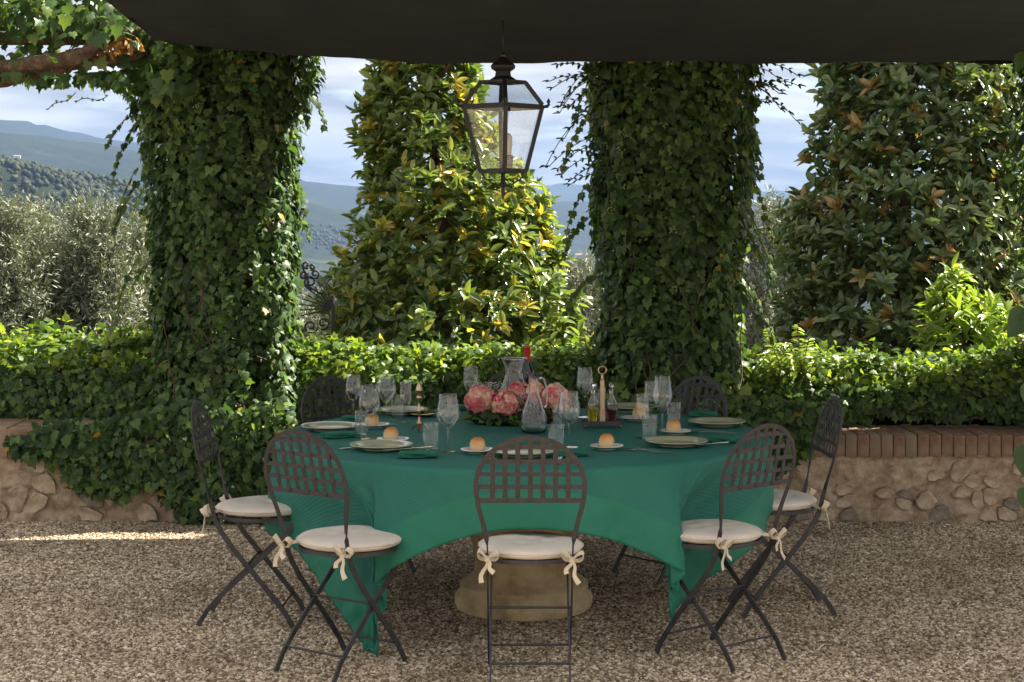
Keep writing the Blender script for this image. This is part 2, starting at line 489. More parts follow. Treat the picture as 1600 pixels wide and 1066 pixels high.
gx, gy = np.meshgrid(np.linspace(-60, 60, 121), np.concatenate([np.linspace(-60, 0, 31)[:-1], np.linspace(0, 10.8, 55)]), indexing='xy')
gz = fbm(gx / 1.4, gy / 1.4, 21, 3) * 0.006 - 0.012
ii = np.arange(gx.size).reshape(gx.shape)
Fq = np.stack([ii[:-1, :-1], ii[:-1, 1:], ii[1:, 1:], ii[1:, :-1]], -1).reshape(-1, 4)
ground = link_mesh('ground', np_mesh('ground', np.stack([gx, gy, gz], -1).reshape(-1, 3), Fq, m, smooth=True))
tag(ground, kind='structure')

# loose pebbles as real stones (instanced by geometry nodes, nobody could count them)
m, nt, b, o = new_mat('pebble')
oi = nt.nodes.new('ShaderNodeObjectInfo')
lnz = nt.nodes.new('ShaderNodeTexNoise'); lnz.inputs['Scale'].default_value = 1.3; lnz.inputs['Detail'].default_value = 5
nt.links.new(oi.outputs['Location'], lnz.inputs['Vector'])
mxg = nt.nodes.new('ShaderNodeMix'); mxg.data_type = 'RGBA'; mxg.blend_type = 'MULTIPLY'; mxg.inputs['Factor'].default_value = 1.0
nt.links.new(gravel_colours(nt, oi.outputs['Random']), mxg.inputs[6])
nt.links.new(ramp(nt, lnz.outputs['Fac'], [(0.32, (0.66, 0.62, 0.57)), (0.5, (0.98, 0.96, 0.94)), (0.68, (1.15, 1.13, 1.10))]), mxg.inputs[7])
nt.links.new(mxg.outputs[2], b.inputs['Base Color'])
b.inputs['Roughness'].default_value = 0.85; b.inputs['Specular IOR Level'].default_value = 0.3
M['pebble'] = m
def gravel_patch():
    gx, gy = np.meshgrid(np.linspace(-3.7, 3.7, 75), np.linspace(6.2, 10.12, 41), indexing='xy')
    gz = fbm(gx / 1.4, gy / 1.4, 21, 3) * 0.006 - 0.008
    ii = np.arange(gx.size).reshape(gx.shape)
    Fq = np.stack([ii[:-1, :-1], ii[:-1, 1:], ii[1:, 1:], ii[1:, :-1]], -1).reshape(-1, 4)
    o = link_mesh('gravel', np_mesh('gravel', np.stack([gx, gy, gz], -1).reshape(-1, 3), Fq, M['pebble'], smooth=True))
    tag(o, 'loose beige and brown gravel spread over the terrace', 'gravel', kind='stuff')
    ng = bpy.data.node_groups.new('gravel_scatter', 'GeometryNodeTree')
    ng.interface.new_socket('Geometry', in_out='INPUT', socket_type='NodeSocketGeometry')
    ng.interface.new_socket('Geometry', in_out='OUTPUT', socket_type='NodeSocketGeometry')
    N, L = ng.nodes, ng.links
    gi, go = N.new('NodeGroupInput'), N.new('NodeGroupOutput')
    dp = N.new('GeometryNodeDistributePointsOnFaces'); dp.inputs['Density'].default_value = 7600
    L.new(gi.outputs[0], dp.inputs['Mesh'])
    ico = N.new('GeometryNodeMeshIcoSphere'); ico.inputs['Radius'].default_value = 1.0; ico.inputs['Subdivisions'].default_value = 2
    sp = N.new('GeometryNodeSetPosition')
    nzt = N.new('ShaderNodeTexNoise'); nzt.inputs['Scale'].default_value = 1.1; nzt.inputs['Detail'].default_value = 1
    sc = N.new('ShaderNodeVectorMath'); sc.operation = 'SUBTRACT'; sc.inputs[1].default_value = (0.5, 0.5, 0.5)
    L.new(nzt.outputs['Color'], sc.inputs[0])
    sc2 = N.new('ShaderNodeVectorMath'); sc2.operation = 'SCALE'; sc2.inputs['Scale'].default_value = 1.1
    L.new(sc.outputs[0], sc2.inputs[0])
    L.new(ico.outputs['Mesh'], sp.inputs['Geometry']); L.new(sc2.outputs[0], sp.inputs['Offset'])
    sm = N.new('GeometryNodeSetMaterial'); sm.inputs['Material'].default_value = M['pebble']
    L.new(sp.outputs[0], sm.inputs['Geometry'])
    ip_ = N.new('GeometryNodeInstanceOnPoints')
    L.new(dp.outputs['Points'], ip_.inputs['Points']); L.new(sm.outputs[0], ip_.inputs['Instance'])
    rv = N.new('FunctionNodeRandomValue'); rv.data_type = 'FLOAT_VECTOR'
    rv.inputs['Min'].default_value = (-0.5, -0.5, 0); rv.inputs['Max'].default_value = (0.5, 0.5, 6.28)
    L.new(rv.outputs[0], ip_.inputs['Rotation'])
    rs = N.new('FunctionNodeRandomValue'); rs.data_type = 'FLOAT_VECTOR'; rs.inputs['Seed'].default_value = 5
    rs.inputs['Min'].default_value = (0.0042, 0.0036, 0.0030); rs.inputs['Max'].default_value = (0.0112, 0.0090, 0.0070)
    L.new(rs.outputs[0], ip_.inputs['Scale'])
    jn = N.new('GeometryNodeJoinGeometry')
    dp2 = N.new('GeometryNodeDistributePointsOnFaces'); dp2.inputs['Density'].default_value = 420; dp2.inputs['Seed'].default_value = 9
    L.new(gi.outputs[0], dp2.inputs['Mesh'])
    ip2 = N.new('GeometryNodeInstanceOnPoints')
    L.new(dp2.outputs['Points'], ip2.inputs['Points']); L.new(sm.outputs[0], ip2.inputs['Instance']); L.new(rv.outputs[0], ip2.inputs['Rotation'])
    rs2 = N.new('FunctionNodeRandomValue'); rs2.data_type = 'FLOAT_VECTOR'; rs2.inputs['Seed'].default_value = 8
    rs2.inputs['Min'].default_value = (0.0085, 0.0075, 0.0055); rs2.inputs['Max'].default_value = (0.0165, 0.0130, 0.0095)
    L.new(rs2.outputs[0], ip2.inputs['Scale']); L.new(ip2.outputs[0], jn.inputs[0])
    L.new(gi.outputs[0], jn.inputs[0]); L.new(ip_.outputs[0], jn.inputs[0])
    L.new(jn.outputs[0], go.inputs[0])
    md = o.modifiers.new('scatter', 'NODES'); md.node_group = ng
gravel_patch()

# ------------------------------------------------------------------ low garden wall
WY = 10.10                       # front face of the wall
WTOP = 0.49
m, nt, b, o = new_mat('rubble_mortar')
nA = noise_tex(nt, 2.2, 6, 0.6); nB = noise_tex(nt, 9, 9, 0.72)
cA = ramp(nt, nB, [(0.28, (0.15, 0.095, 0.06)), (0.42, (0.33, 0.24, 0.16)), (0.56, (0.50, 0.39, 0.28)), (0.72, (0.64, 0.54, 0.42))])
mg = nt.nodes.new('ShaderNodeMix'); mg.data_type = 'RGBA'
nt.links.new(ramp(nt, nA, [(0.52, (0, 0, 0)), (0.66, (0.7, 0.7, 0.7))]), mg.inputs['Factor'])
nt.links.new(cA, mg.inputs[6]); mg.inputs[7].default_value = (0.27, 0.29, 0.17, 1)
nt.links.new(mg.outputs[2], b.inputs['Base Color']); b.inputs['Roughness'].default_value = 0.95; b.inputs['Specular IOR Level'].default_value = 0.2
bump(nt, nB, 1.0, 0.02, b)
M['mortar'] = m
M['stone'] = simple_mat('rubble_stone', [(0.17, 0.12, 0.08), (0.38, 0.285, 0.20), (0.56, 0.46, 0.35)], 14, 0.95, 0, 0.9, 30, 0.2, 0.015)
M['stone_sand'] = simple_mat('sandy_rubble_stone', [(0.24, 0.175, 0.115), (0.46, 0.355, 0.25), (0.62, 0.52, 0.40)], 11, 0.95, 0, 1.0, 24, 0.2, 0.02)
M['stone_grey'] = simple_mat('grey_rubble_stone', [(0.14, 0.115, 0.09), (0.25, 0.21, 0.165), (0.36, 0.31, 0.25)], 16, 0.95, 0, 1.0, 34, 0.2, 0.02)
M['stone_dark'] = simple_mat('dark_rubble_stone', [(0.085, 0.062, 0.045), (0.16, 0.12, 0.085)], 6, 0.95, 0, 0.9, 26, 0.2, 0.015)
M['brick'] = simple_mat('coping_brick', [(0.11, 0.07, 0.05), (0.215, 0.135, 0.09), (0.30, 0.215, 0.15)], 7, 0.95, 0, 0.7, 40, 0.2, 0.01)
M['brick_b'] = simple_mat('weathered_brick', [(0.15, 0.11, 0.08), (0.24, 0.175, 0.125), (0.30, 0.23, 0.16)], 6, 0.95, 0, 0.7, 40, 0.2, 0.01)
M['slab'] = simple_mat('coping_slab', [(0.20, 0.12, 0.08), (0.30, 0.20, 0.14), (0.36, 0.27, 0.20)], 4, 0.95, 0, 0.8, 22, 0.2, 0.015)

wall = empty('garden_wall', (0, WY + 0.24, 0))
tag(wall, 'low rubble stone wall with weathered brick coping behind the table', 'wall')
def wall_body():
    nx, nz = 760, 40
    xs_ = np.linspace(-4.2, 4.4, nx); zs_ = np.linspace(-0.06, 0.368, nz)
    X, Z = np.meshgrid(xs_, zs_, indexing='ij')
    Yf = -0.24 + fbm(X * 5, Z * 7, 31, 4) * 0.03 + fbm(X * 14, Z * 20, 33, 4) * 0.026 + 0.012
    V = [np.stack([X, Yf, Z], -1).reshape(-1, 3)]
    ii = np.arange(nx * nz).reshape(nx, nz)
    F = [np.stack([ii[:-1, :-1], ii[1:, :-1], ii[1:, 1:], ii[:-1, 1:]], -1).reshape(-1, 4)]
    b0 = nx * nz
    back = np.array([[-4.2, 0.26, -0.6], [4.4, 0.26, -0.6], [4.4, 0.26, 0.368], [-4.2, 0.26, 0.368], [-4.2, -0.2, 0.36], [4.4, -0.2, 0.36]])
    V.append(back)
    F.append(np.array([[b0, b0 + 3, b0 + 2, b0 + 1], [b0 + 3, b0 + 4, b0 + 5, b0 + 2]]))
    return link_mesh('mortar_body', np_mesh('mortar_body', np.concatenate(V), np.concatenate(F), M['mortar'], smooth=True), wall)
wall_body()

def clip_poly(poly, a, n):
    out = []
    for i in range(len(poly)):
        p, q = poly[i], poly[(i + 1) % len(poly)]
        dp, dq = (p - a).dot(n), (q - a).dot(n)
        if dp <= 0: out.append(p)
        if (dp < 0) != (dq < 0) and abs(dp - dq) > 1e-9: out.append(p + (q - p) * (dp / (dp - dq)))
    return out

def rubble(x0, x1, z0, z1, cell, seed):
    rnd = random.Random(seed)
    pts = []
    nxc = int((x1 - x0) / (cell * 1.5)); nzc = max(2, int((z1 - z0) / (cell * 0.8)))
    for i in range(nxc):
        for k in range(nzc):
            pts.append(Vector((x0 + (i + 0.5 + (k % 2) * 0.45 + rnd.uniform(-0.45, 0.45)) * (x1 - x0) / nxc,
                               z0 + (k + 0.5 + rnd.uniform(-0.42, 0.42)) * (z1 - z0) / nzc)))
    tints = [M['stone'], M['stone_sand'], M['stone_sand'], M['stone_sand'], M['stone_grey']] if rnd.random() < 2 else []
    for p in pts:
        if rnd.random() < 0.50: continue
        poly = [Vector((x0, z0)), Vector((x1, z0)), Vector((x1, z1)), Vector((x0, z1))]
        for q in pts:
            if q is p or (q - p).length > cell * 5: continue
            poly = clip_poly(poly, (p + q) / 2, q - p)
            if len(poly) < 3: break
        if len(poly) < 3: continue
        c = sum(poly, Vector((0, 0))) / len(poly)
        # resample the outline to a rounded, uneven ring
        ring = []
        nseg = 10
        for k in range(nseg):
            a = 2 * math.pi * k / nseg
            d = Vector((math.cos(a), math.sin(a))); r = 9
            for i in range(len(poly)):
                e0, e1 = poly[i], poly[(i + 1) % len(poly)]
                nrm = Vector((e1.y - e0.y, e0.x - e1.x))
                den = nrm.dot(d)
                if den > 1e-9: r = min(r, nrm.dot(e0 - c) / den)
            ring.append(d * r * rnd.uniform(0.90, 1.0))
        ring = [(ring[k] * 6 + ring[k - 1] + ring[(k + 1) % nseg]) / 8 for k in range(nseg)]
        pr = rnd.uniform(-0.002, 0.012)
        mb = MB(); vs = []
        for s, y in ((1.0, 0.03), (0.95, -pr * 0.6), (0.82, -pr)):
            for d in ring: vs.append((d.x * s, y + rnd.uniform(-0.003, 0.003), d.y * s))
        vs.append((rnd.uniform(-.01, .01), -pr * rnd.uniform(0.9, 1.2), 0))
        fs = []
        for L in (0, 1):
            for k in range(nseg):
                k2 = (k + 1) % nseg
                fs.append((L * nseg + k, L * nseg + k2, (L + 1) * nseg + k2, (L + 1) * nseg + k))
        vs = [(a_ + rnd.uniform(-.004, .004), b_, c_ + rnd.uniform(-.004, .004)) for a_, b_, c_ in vs]
        for k in range(nseg): fs.append((2 * nseg + k, 2 * nseg + (k + 1) % nseg, 3 * nseg))
        mb.add(vs, fs)
        o = mb.build('stone', tints[rnd.randrange(5)], wall, False)
        o.location = (c.x, -0.243, c.y)
rubble(1.30, 3.45, 0.0, 0.355, 0.088, 4)
rubble(-3.45, -1.75, 0.0, 0.355, 0.105, 8)

def brick_mesh(seed, mat, w, d, h):
    rnd = random.Random(seed)
    mb = MB(); c = 0.006
    def q(x, y, z): return (x + rnd.uniform(-.002, .002), y + rnd.uniform(-.004, .004), z + rnd.uniform(-.003, .003))
    lo = [q(sx * w / 2, sy * d / 2, 0) for sx, sy in ((-1, -1), (1, -1), (1, 1), (-1, 1))]
    mi = [q(sx * w / 2, sy * d / 2, h - c) for sx, sy in ((-1, -1), (1, -1), (1, 1), (-1, 1))]
    hi = [q(sx * (w / 2 - c), sy * (d / 2 - c), h) for sx, sy in ((-1, -1), (1, -1), (1, 1), (-1, 1))]
    fs = [(3, 2, 1, 0), (8, 9, 10, 11)]
    for L in (0, 4):
        for k in range(4): fs.append((L + k, L + (k + 1) % 4, L + 4 + (k + 1) % 4, L + 4 + k))
    mb.add(lo + mi + hi, fs)
    return mb.mesh('brick', mat)
MB().box(1.06, 3.62, -.238, .225, .366, .4725).build('coping_mortar', M['mortar'], wall)
bms = [brick_mesh(i, M['brick'] if i % 3 else M['brick_b'], 0.0625, 0.485, 0.122) for i in range(7)]
x = 1.10; k = 0
while x < 3.6:
    o = link_mesh('brick', bms[random.randrange(7)], wall)
    o.location = (x, -0.012 + random.uniform(-.006, .006), 0.369 + random.uniform(-.004, .003))
    o.rotation_euler = (random.uniform(-.01, .01), random.uniform(-.012, .012), random.uniform(-.006, .006))
    x += 0.0675
sms = [brick_mesh(20 + i, M['slab'], 0.315, 0.50, 0.16) for i in range(4)]
x = -4.6
while x < -1.4:
    o = link_mesh('coping_slab', sms[random.randrange(4)], wall)
    o.location = (x, -0.015 + random.uniform(-.005, .005), 0.369 + random.uniform(-.003, .003))
    x += 0.320

# ------------------------------------------------------------------ leaf templates
def ivy_template(curl=0.07):
    half = [(0.20, -0.13), (0.50, 0.08), (0.36, 0.30), (0.40, 0.52), (0.17, 0.62)]
    out = [(0, 0)] + half + [(0, 1.0)] + [(-x, y) for x, y in reversed(half)]
    vs = [(0, 0.32, curl)] + [(x, y, -curl * (abs(x) * 1.6) ** 2 - (0.12 * max(y - 0.5, 0))) for x, y in out]
    n = len(out)
    return vs, [(0, 1 + i, 1 + (i + 1) % n) for i in range(n)]
def oval_template(w=0.2, fold=0.10, bend=0.12, steps=(0.12, 0.4, 0.75)):
    vs = [(0, 0, 0)]
    for s in steps:
        ww = w * math.sin(math.pi * min(s * 0.95 + 0.06, 1)) ** 0.8
        z = -bend * s * s
        vs += [(-ww, s, z + fold * ww * 2), (0, s, z), (ww, s, z + fold * ww * 2)]
    vs.append((0, 1, -bend))
    fs = [(0, 2, 1), (0, 3, 2)]
    for i in range(len(steps) - 1):
        a = 1 + 3 * i; c = a + 3
        fs += [(a, a + 1, c + 1), (a, c + 1, c), (a + 1, a + 2, c + 2), (a + 1, c + 2, c + 1)]
    a = 1 + 3 * (len(steps) - 1); e = len(vs) - 1
    fs += [(a, a + 1, e), (a + 1, a + 2, e)]
    return vs, fs
IVY = ivy_template()
OVAL = oval_template(0.21, 0.35, 0.10)
LANCE = oval_template(0.13, 0.3, 0.15)
SLIM = ([(0, 0, 0), (0.11, 0.45, 0.03), (0, 1, -0.05), (-0.11, 0.45, 0.03)], [(0, 1, 2), (0, 2, 3)])
def leaf_meshes(tmpl, mat, name, k=8):
    return [np_mesh(name, np.array(tmpl[0], float), np.array(tmpl[1]), mat, {'rnd': np.full(len(tmpl[0]), (i + 0.5) / k)}) for i in range(k)]
LM = {'ivy': leaf_meshes(IVY, M['ivy'], 'ivy_leaf'), 'ivy_top': leaf_meshes(IVY, M['ivy_top'], 'young_backlit_ivy_leaf'),
      'creeper': leaf_meshes(IVY, M['creeper'], 'creeper_leaf'),
      'magnolia': leaf_meshes(OVAL, M['magnolia'], 'magnolia_leaf'), 'magnolia_dark': leaf_meshes(OVAL, M['magnolia_dark'], 'magnolia_leaf'),
      'broad': leaf_meshes(oval_template(0.36, 0.28, 0.2, (0.08, 0.22, 0.45, 0.7, 0.9)), M['creeper'], 'large_leaf'),
      'laurel': leaf_meshes(LANCE, M['laurel'], 'laurel_leaf')}

def add_leaves(root, tmpl, key, P, N, T, S, R, parts=260, score=None, leaf='leaf', mass='foliage'):
    """the largest-showing leaves become parts of their own, the rest one mass; P is local to root"""
    n = len(P)
    if score is None: score = -P[:, 1] + RNG.random(n) * 0.05
    order = np.argsort(-score)
    sel = order[:min(parts, n)]; rest = order[min(parts, n):]
    leaf_objects(leaf, root, LM[key], P[sel], N[sel], T[sel], S[sel], R[sel])
    if len(rest):
        o = link_mesh(mass, scatter_mesh(mass, tmpl, P[rest], N[rest], T[rest], S[rest], M[key], R[rest]), root)
        o['kind'] = 'stuff'
        return o

# ------------------------------------------------------------------ ivy on pillars
def pillar_ivy_points(n, cx_w, hz, prof, flat=2.6, seed=0):
    """points on a rounded-square column; prof gives half width at height"""
    rng = np.random.default_rng(seed)
    th = rng.random(n) * 2 * math.pi
    z = rng.random(n) * hz
    hw = prof(z)
    c, s = np.cos(th), np.sin(th)
    k = (np.abs(c) ** flat + np.abs(s) ** flat) ** (-1 / flat)
    lump = fbm(th * 3.2 + seed, z * 2.4, 40 + seed, 3) * 0.13 + fbm(th * 9 + seed, z * 7, 140 + seed, 2) * 0.05
    depth = -np.abs(rng.normal(0, 0.062, n)) + 0.035
    r = k * hw + lump + depth
    P = np.stack([c * r, s * r * 0.92, z], -1)
    N0 = np.stack([np.sign(c) * np.abs(c) ** (flat - 1), np.sign(s) * np.abs(s) ** (flat - 1), 0 * c], -1)
    N0 = unit(N0)
    return P, N0, rng

def hang(N0, rng, up=0.35, jit=0.5, tj=0.45):
    n = len(N0)
    N = unit(N0 + np.array([0, 0, up]) + rng.normal(0, jit, (n, 3)) * 0.6)
    T = np.array([0, 0, -1.0]) + N0 * 0.25 + rng.normal(0, tj, (n, 3))
    return N, T

def berries(root, P, rng, k=9, r=0.007):
    """pale ivy berry umbels"""
    ico = MB(); ico.lathe([(0, -1), (0.8, -0.5), (0.85, 0.45), (0, 1)], 5)
    cl = []
    for p in P:
        for _ in range(k):
            d = rng.normal(0, 1, 3); d /= np.linalg.norm(d)
            cl.append(p + d * rng.uniform(0.012, 0.028))
    cl = np.array(cl)
    n = len(cl)
    me = scatter_mesh('berries', (ico.v, [f if len(f) == 4 else (*f, f[-1]) for f in ico.f]), cl, rng.normal(0, 1, (n, 3)), rng.normal(0, 1, (n, 3)), np.full(n, r), M['berry'], rng.random(n)) if False else None
    tv = [(0, 0, -1), (.9, 0, 0), (0, .9, 0), (-.9, 0, 0), (0, -.9, 0), (0, 0, 1)]
    tf = [(0, 2, 1), (0, 3, 2), (0, 4, 3), (0, 1, 4), (5, 1, 2), (5, 2, 3), (5, 3, 4), (5, 4, 1)]
    me = scatter_mesh('berries', (tv, tf), cl, rng.normal(0, 1, (n, 3)), rng.normal(0, 1, (n, 3)), np.full(n, r), M['berry'], rng.random(n), True)
    o = link_mesh('berries', me, root); o['kind'] = 'stuff'

def ivy_stems(root, rng, n, hz, hw, name='stem'):
    for i in range(n):
        th = rng.uniform(-2.6, -0.5); z = rng.uniform(0.0, 0.9)
        path = []
        dth, dz = rng.normal(0, .05), rng.uniform(.03, .07)
        for k in range(16):
            c, s = math.cos(th), math.sin(th)
            kk = (abs(c) ** 2.6 + abs(s) ** 2.6) ** (-1 / 2.6)
            r = kk * (hw + 0.020) + rng.uniform(-0.006, 0.008)
            path.append((c * r, s * r * 0.92, z))
            dth = dth * .85 + rng.normal(0, .03); dz = np.clip(dz + rng.normal(0, .012), .01, .08)
            th += dth; z += dz
        MB().tube(path, [0.0055 - 0.0002 * k for k in range(16)], 5).build(name, M['stem'], root, True)

def make_pillar(x, y, hz, prof, label, seed, n=15000, skirt=None, nb=70, parts=300):
    root = empty('ivy_pillar', (x, y, 0))
    tag(root, label, 'pillar', 'ivy-clad pergola pillars')
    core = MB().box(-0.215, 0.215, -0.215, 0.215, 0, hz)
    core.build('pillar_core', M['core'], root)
    # woody stems round the core as one hull, coloured dark for shade behind the leaves
    rings = []
    zz = np.linspace(0, hz, 26)
    mb = MB(); seg = 28; vs = []; fs = []
    for i, z in enumerate(zz):
        for k in range(seg):
            th = 2 * math.pi * k / seg; c, s = math.cos(th), math.sin(th)
            kk = (abs(c) ** 2.6 + abs(s) ** 2.6) ** (-1 / 2.6)
            r = kk * (float(prof(np.array([z]))[0]) - 0.095) + float(fbm(np.array([th * 3.2 + seed]), np.array([z * 2.4]), 40 + seed, 3)[0]) * 0.09
            vs.append((c * r, s * r * 0.92, z))
    for i in range(25):
        for k in range(seg):
            k2 = (k + 1) % seg
            fs.append((i * seg + k, i * seg + k2, (i + 1) * seg + k2, (i + 1) * seg + k))
    mb.add(vs, fs).build('shaded_stem_mass', M['core'], root, True)
    P, N0, rng = pillar_ivy_points(n, 0, hz, prof, seed=seed)
    if skirt is not None:
        Ps, Ns = skirt(rng)
        P = np.concatenate([P, Ps - np.array([x, y, 0])]); N0 = np.concatenate([N0, Ns])
    n = len(P)
    N, T = hang(N0, rng, .35, .72, .6)
    S = rng.uniform(0.024, 0.062, n) * np.where(rng.random(n) < 0.12, 1.35, 1.0)
    R = rng.random(n)
    # clumps of younger, paler growth
    pale = fbm(P[:, 0] * 4 + seed, P[:, 2] * 4, 77, 3)
    R = np.clip(R * 0.82 + np.where(pale > 0.22, 0.20 * rng.random(n), 0), 0, 0.999)
    R[rng.random(n) < 0.006] = 0.999
    front = np.where(P[:, 1] < -0.1, rng.random(n) + S * 6, -1)
    add_leaves(root, IVY, 'ivy', P, N, T, S, R, parts, front, 'ivy_leaf', 'ivy_foliage')
    ivy_stems(root, rng, 9, hz, float(prof(np.array([0.6]))[0]))
    if nb:
        q = rng.choice(n, nb)
        berries(root, P[q] + N0[q] * 0.035, rng)
    return root, rng

def in_poly(px, pz, poly):
    inside = np.zeros(len(px), bool)
    j = len(poly) - 1
    for i in range(len(poly)):
        xi, zi = poly[i]; xj, zj = poly[j]
        cond = ((zi > pz) != (zj > pz)) & (px < (xj - xi) * (pz - zi) / (zj - zi + 1e-12) + xi)
        inside ^= cond; j = i
    return inside

def wall_skirt(poly, n, y=WY - 0.03):
    def f(rng):
        xs_ = [p[0] for p in poly]; zs_ = [p[1] for p in poly]
        px = rng.uniform(min(xs_), max(xs_), n * 2); pz = rng.uniform(min(zs_), max(zs_), n * 2)
        wob = fbm(px * 5, pz * 5, 8, 3) * 0.10
        k = in_poly(px + wob, pz + wob, poly)
        px, pz = px[k], pz[k]
        d = np.abs(rng.normal(0, 0.05, len(px))) + 0.05 * np.clip(fbm(px * 4, pz * 4, 17), 0, 1)
        P = np.stack([px, y - d, pz], -1)
        return P, np.tile(np.array([[0, -1.0, 0.0]]), (len(px), 1))
    return f

PROF1 = lambda z: np.interp(z, [0, 0.6, 1.1, 1.9, 2.5, 2.8], [0.42, 0.39, 0.375, 0.405, 0.45, 0.52])
PROF2 = lambda z: np.interp(z, [0, 0.6, 1.2, 1.9, 2.4, 2.8], [0.42, 0.39, 0.38, 0.42, 0.44, 0.47])
sk1 = wall_skirt([(-2.85, 0.52), (-2.3, 0.62), (-1.2, 0.7), (-1.1, 0.04), (-1.75, 0.01), (-2.05, 0.14), (-2.4, 0.20), (-2.62, 0.36)], 3000)
sk2 = wall_skirt([(0.4, 0.7), (1.5, 0.72), (1.85, 0.60), (1.62, 0.36), (1.40, 0.22), (1.25, 0.02), (0.4, 0.02)], 3000)
p1, rg = make_pillar(-1.69, 10.52, 2.72, PROF1, 'tall square pillar smothered in dark ivy, ivy spilling over the wall beside the bare stone', 1, 20000, sk1)
p2, rg2 = make_pillar(0.93, 10.52, 2.72, PROF2, 'tall pillar smothered in dark ivy and pale berries behind the oil cruets', 2, 20000, sk2, 130)
p3, _ = make_pillar(3.46, 10.52, 2.72, PROF2, 'ivy pillar cut off by the frame beside the bright laurel shrub', 3, 9000, None, 20, 150)

# trailing compound leaves (wisteria) at the top of the second pillar, and at the ground by its side
def pinnate(root, base, direction, length, pairs, size, mat, name='wisteria_spray', droop=0.5):
    d = Vector(direction).normalized(); base = Vector(base)
    side = d.cross(Vector((0, 0, 1))).normalized()
    P = []; N = []; T = []; S = []
    path = []
    for i in range(pairs + 1):
        t = i / pairs
        p = base + d * length * t + Vector((0, 0, -droop * length * t * t))
        path.append(p)
        if i == 0: continue
        for sg in (-1, 1):
            P.append(p); T.append(tuple(side * sg + d * 0.55 + Vector((0, 0, -0.15)))); N.append((random.gauss(0, .25) + d.x * .2, random.gauss(0, .25) - 0.5, 1 + random.gauss(0, .2))); S.append(size * (1 - 0.35 * t) * random.uniform(.85, 1.1))
    P.append(path[-1]); T.append(tuple(d)); N.append((0, -0.4, 1)); S.append(size * 0.8)
    me = scatter_mesh(name, OVAL, np.array([tuple(p) for p in P]), np.array(N), np.array(T), np.array(S), mat, RNG.random(len(P)))
    o = link_mesh(name, me, root)
    st = MB().tube(path, 0.0025, 4).build('stalk', M['stem'], o)
    return o
for k in range(16):
    z = random.uniform(1.95, 2.62)
    bx = -0.42 + random.uniform(-0.05, 0.05)
    pinnate(p2, (bx, -0.25 + random.uniform(-.15, .25), z), (-1, random.uniform(-.5, .4), random.uniform(-.3, .7)), random.uniform(0.16, 0.32), 6, 0.055, M['creeper'], droop=random.uniform(.2, .9))
for k in range(9):
    pinnate(p2, (0.42 + random.uniform(-.05, .1), -0.2 + random.uniform(-.2, .3), random.uniform(2.3, 2.6)), (1, random.uniform(-.4, .4), random.uniform(.0, .5)), random.uniform(0.15, 0.27), 5, 0.06, M['creeper'], droop=random.uniform(.4, .9))
for k in range(14):
    pinnate(p2, (0.52 + random.uniform(-.05, .35), 0.12 + random.uniform(-.15, .2), random.uniform(0.72, 0.92)), (random.uniform(-.3, .7), random.uniform(-.6, .1), random.uniform(.6, 1.4)), random.uniform(0.16, 0.30), 7, 0.062, M['laurel'], 'fern_frond', droop=random.uniform(.2, .5))
# hanging shoots round the tops
for root, rng in ((p1, rg), (p2, rg2)):
    for k in range(13):
        sx = random.choice((-1, 1)); x0 = sx * random.uniform(0.36, 0.55); y0 = random.uniform(-.35, .35)
        z0 = random.uniform(1.2, 2.65); ln = random.uniform(0.15, 0.34)
        pts = [Vector((x0 + sx * 0.12 * math.sin(1.4 * i / 6), y0, z0 - ln * i / 6)) for i in range(7)]
        o = MB().tube(pts, 0.003, 4).build('trailing_shoot', M['stem'], root)
        P = np.array([tuple(p) for p in pts for _ in range(2)])
        N = np.array([[sx * .6 + random.gauss(0, .4), -0.6 + random.gauss(0, .4), .3] for _ in P]); T = np.array([[random.gauss(0, .5), random.gauss(0, .5), -1] for _ in P])
        link_mesh('shoot_leaves', scatter_mesh('shoot_leaves', IVY, P, N, T, RNG.uniform(.035, .06, len(P)), M['ivy'], RNG.random(len(P))), o)

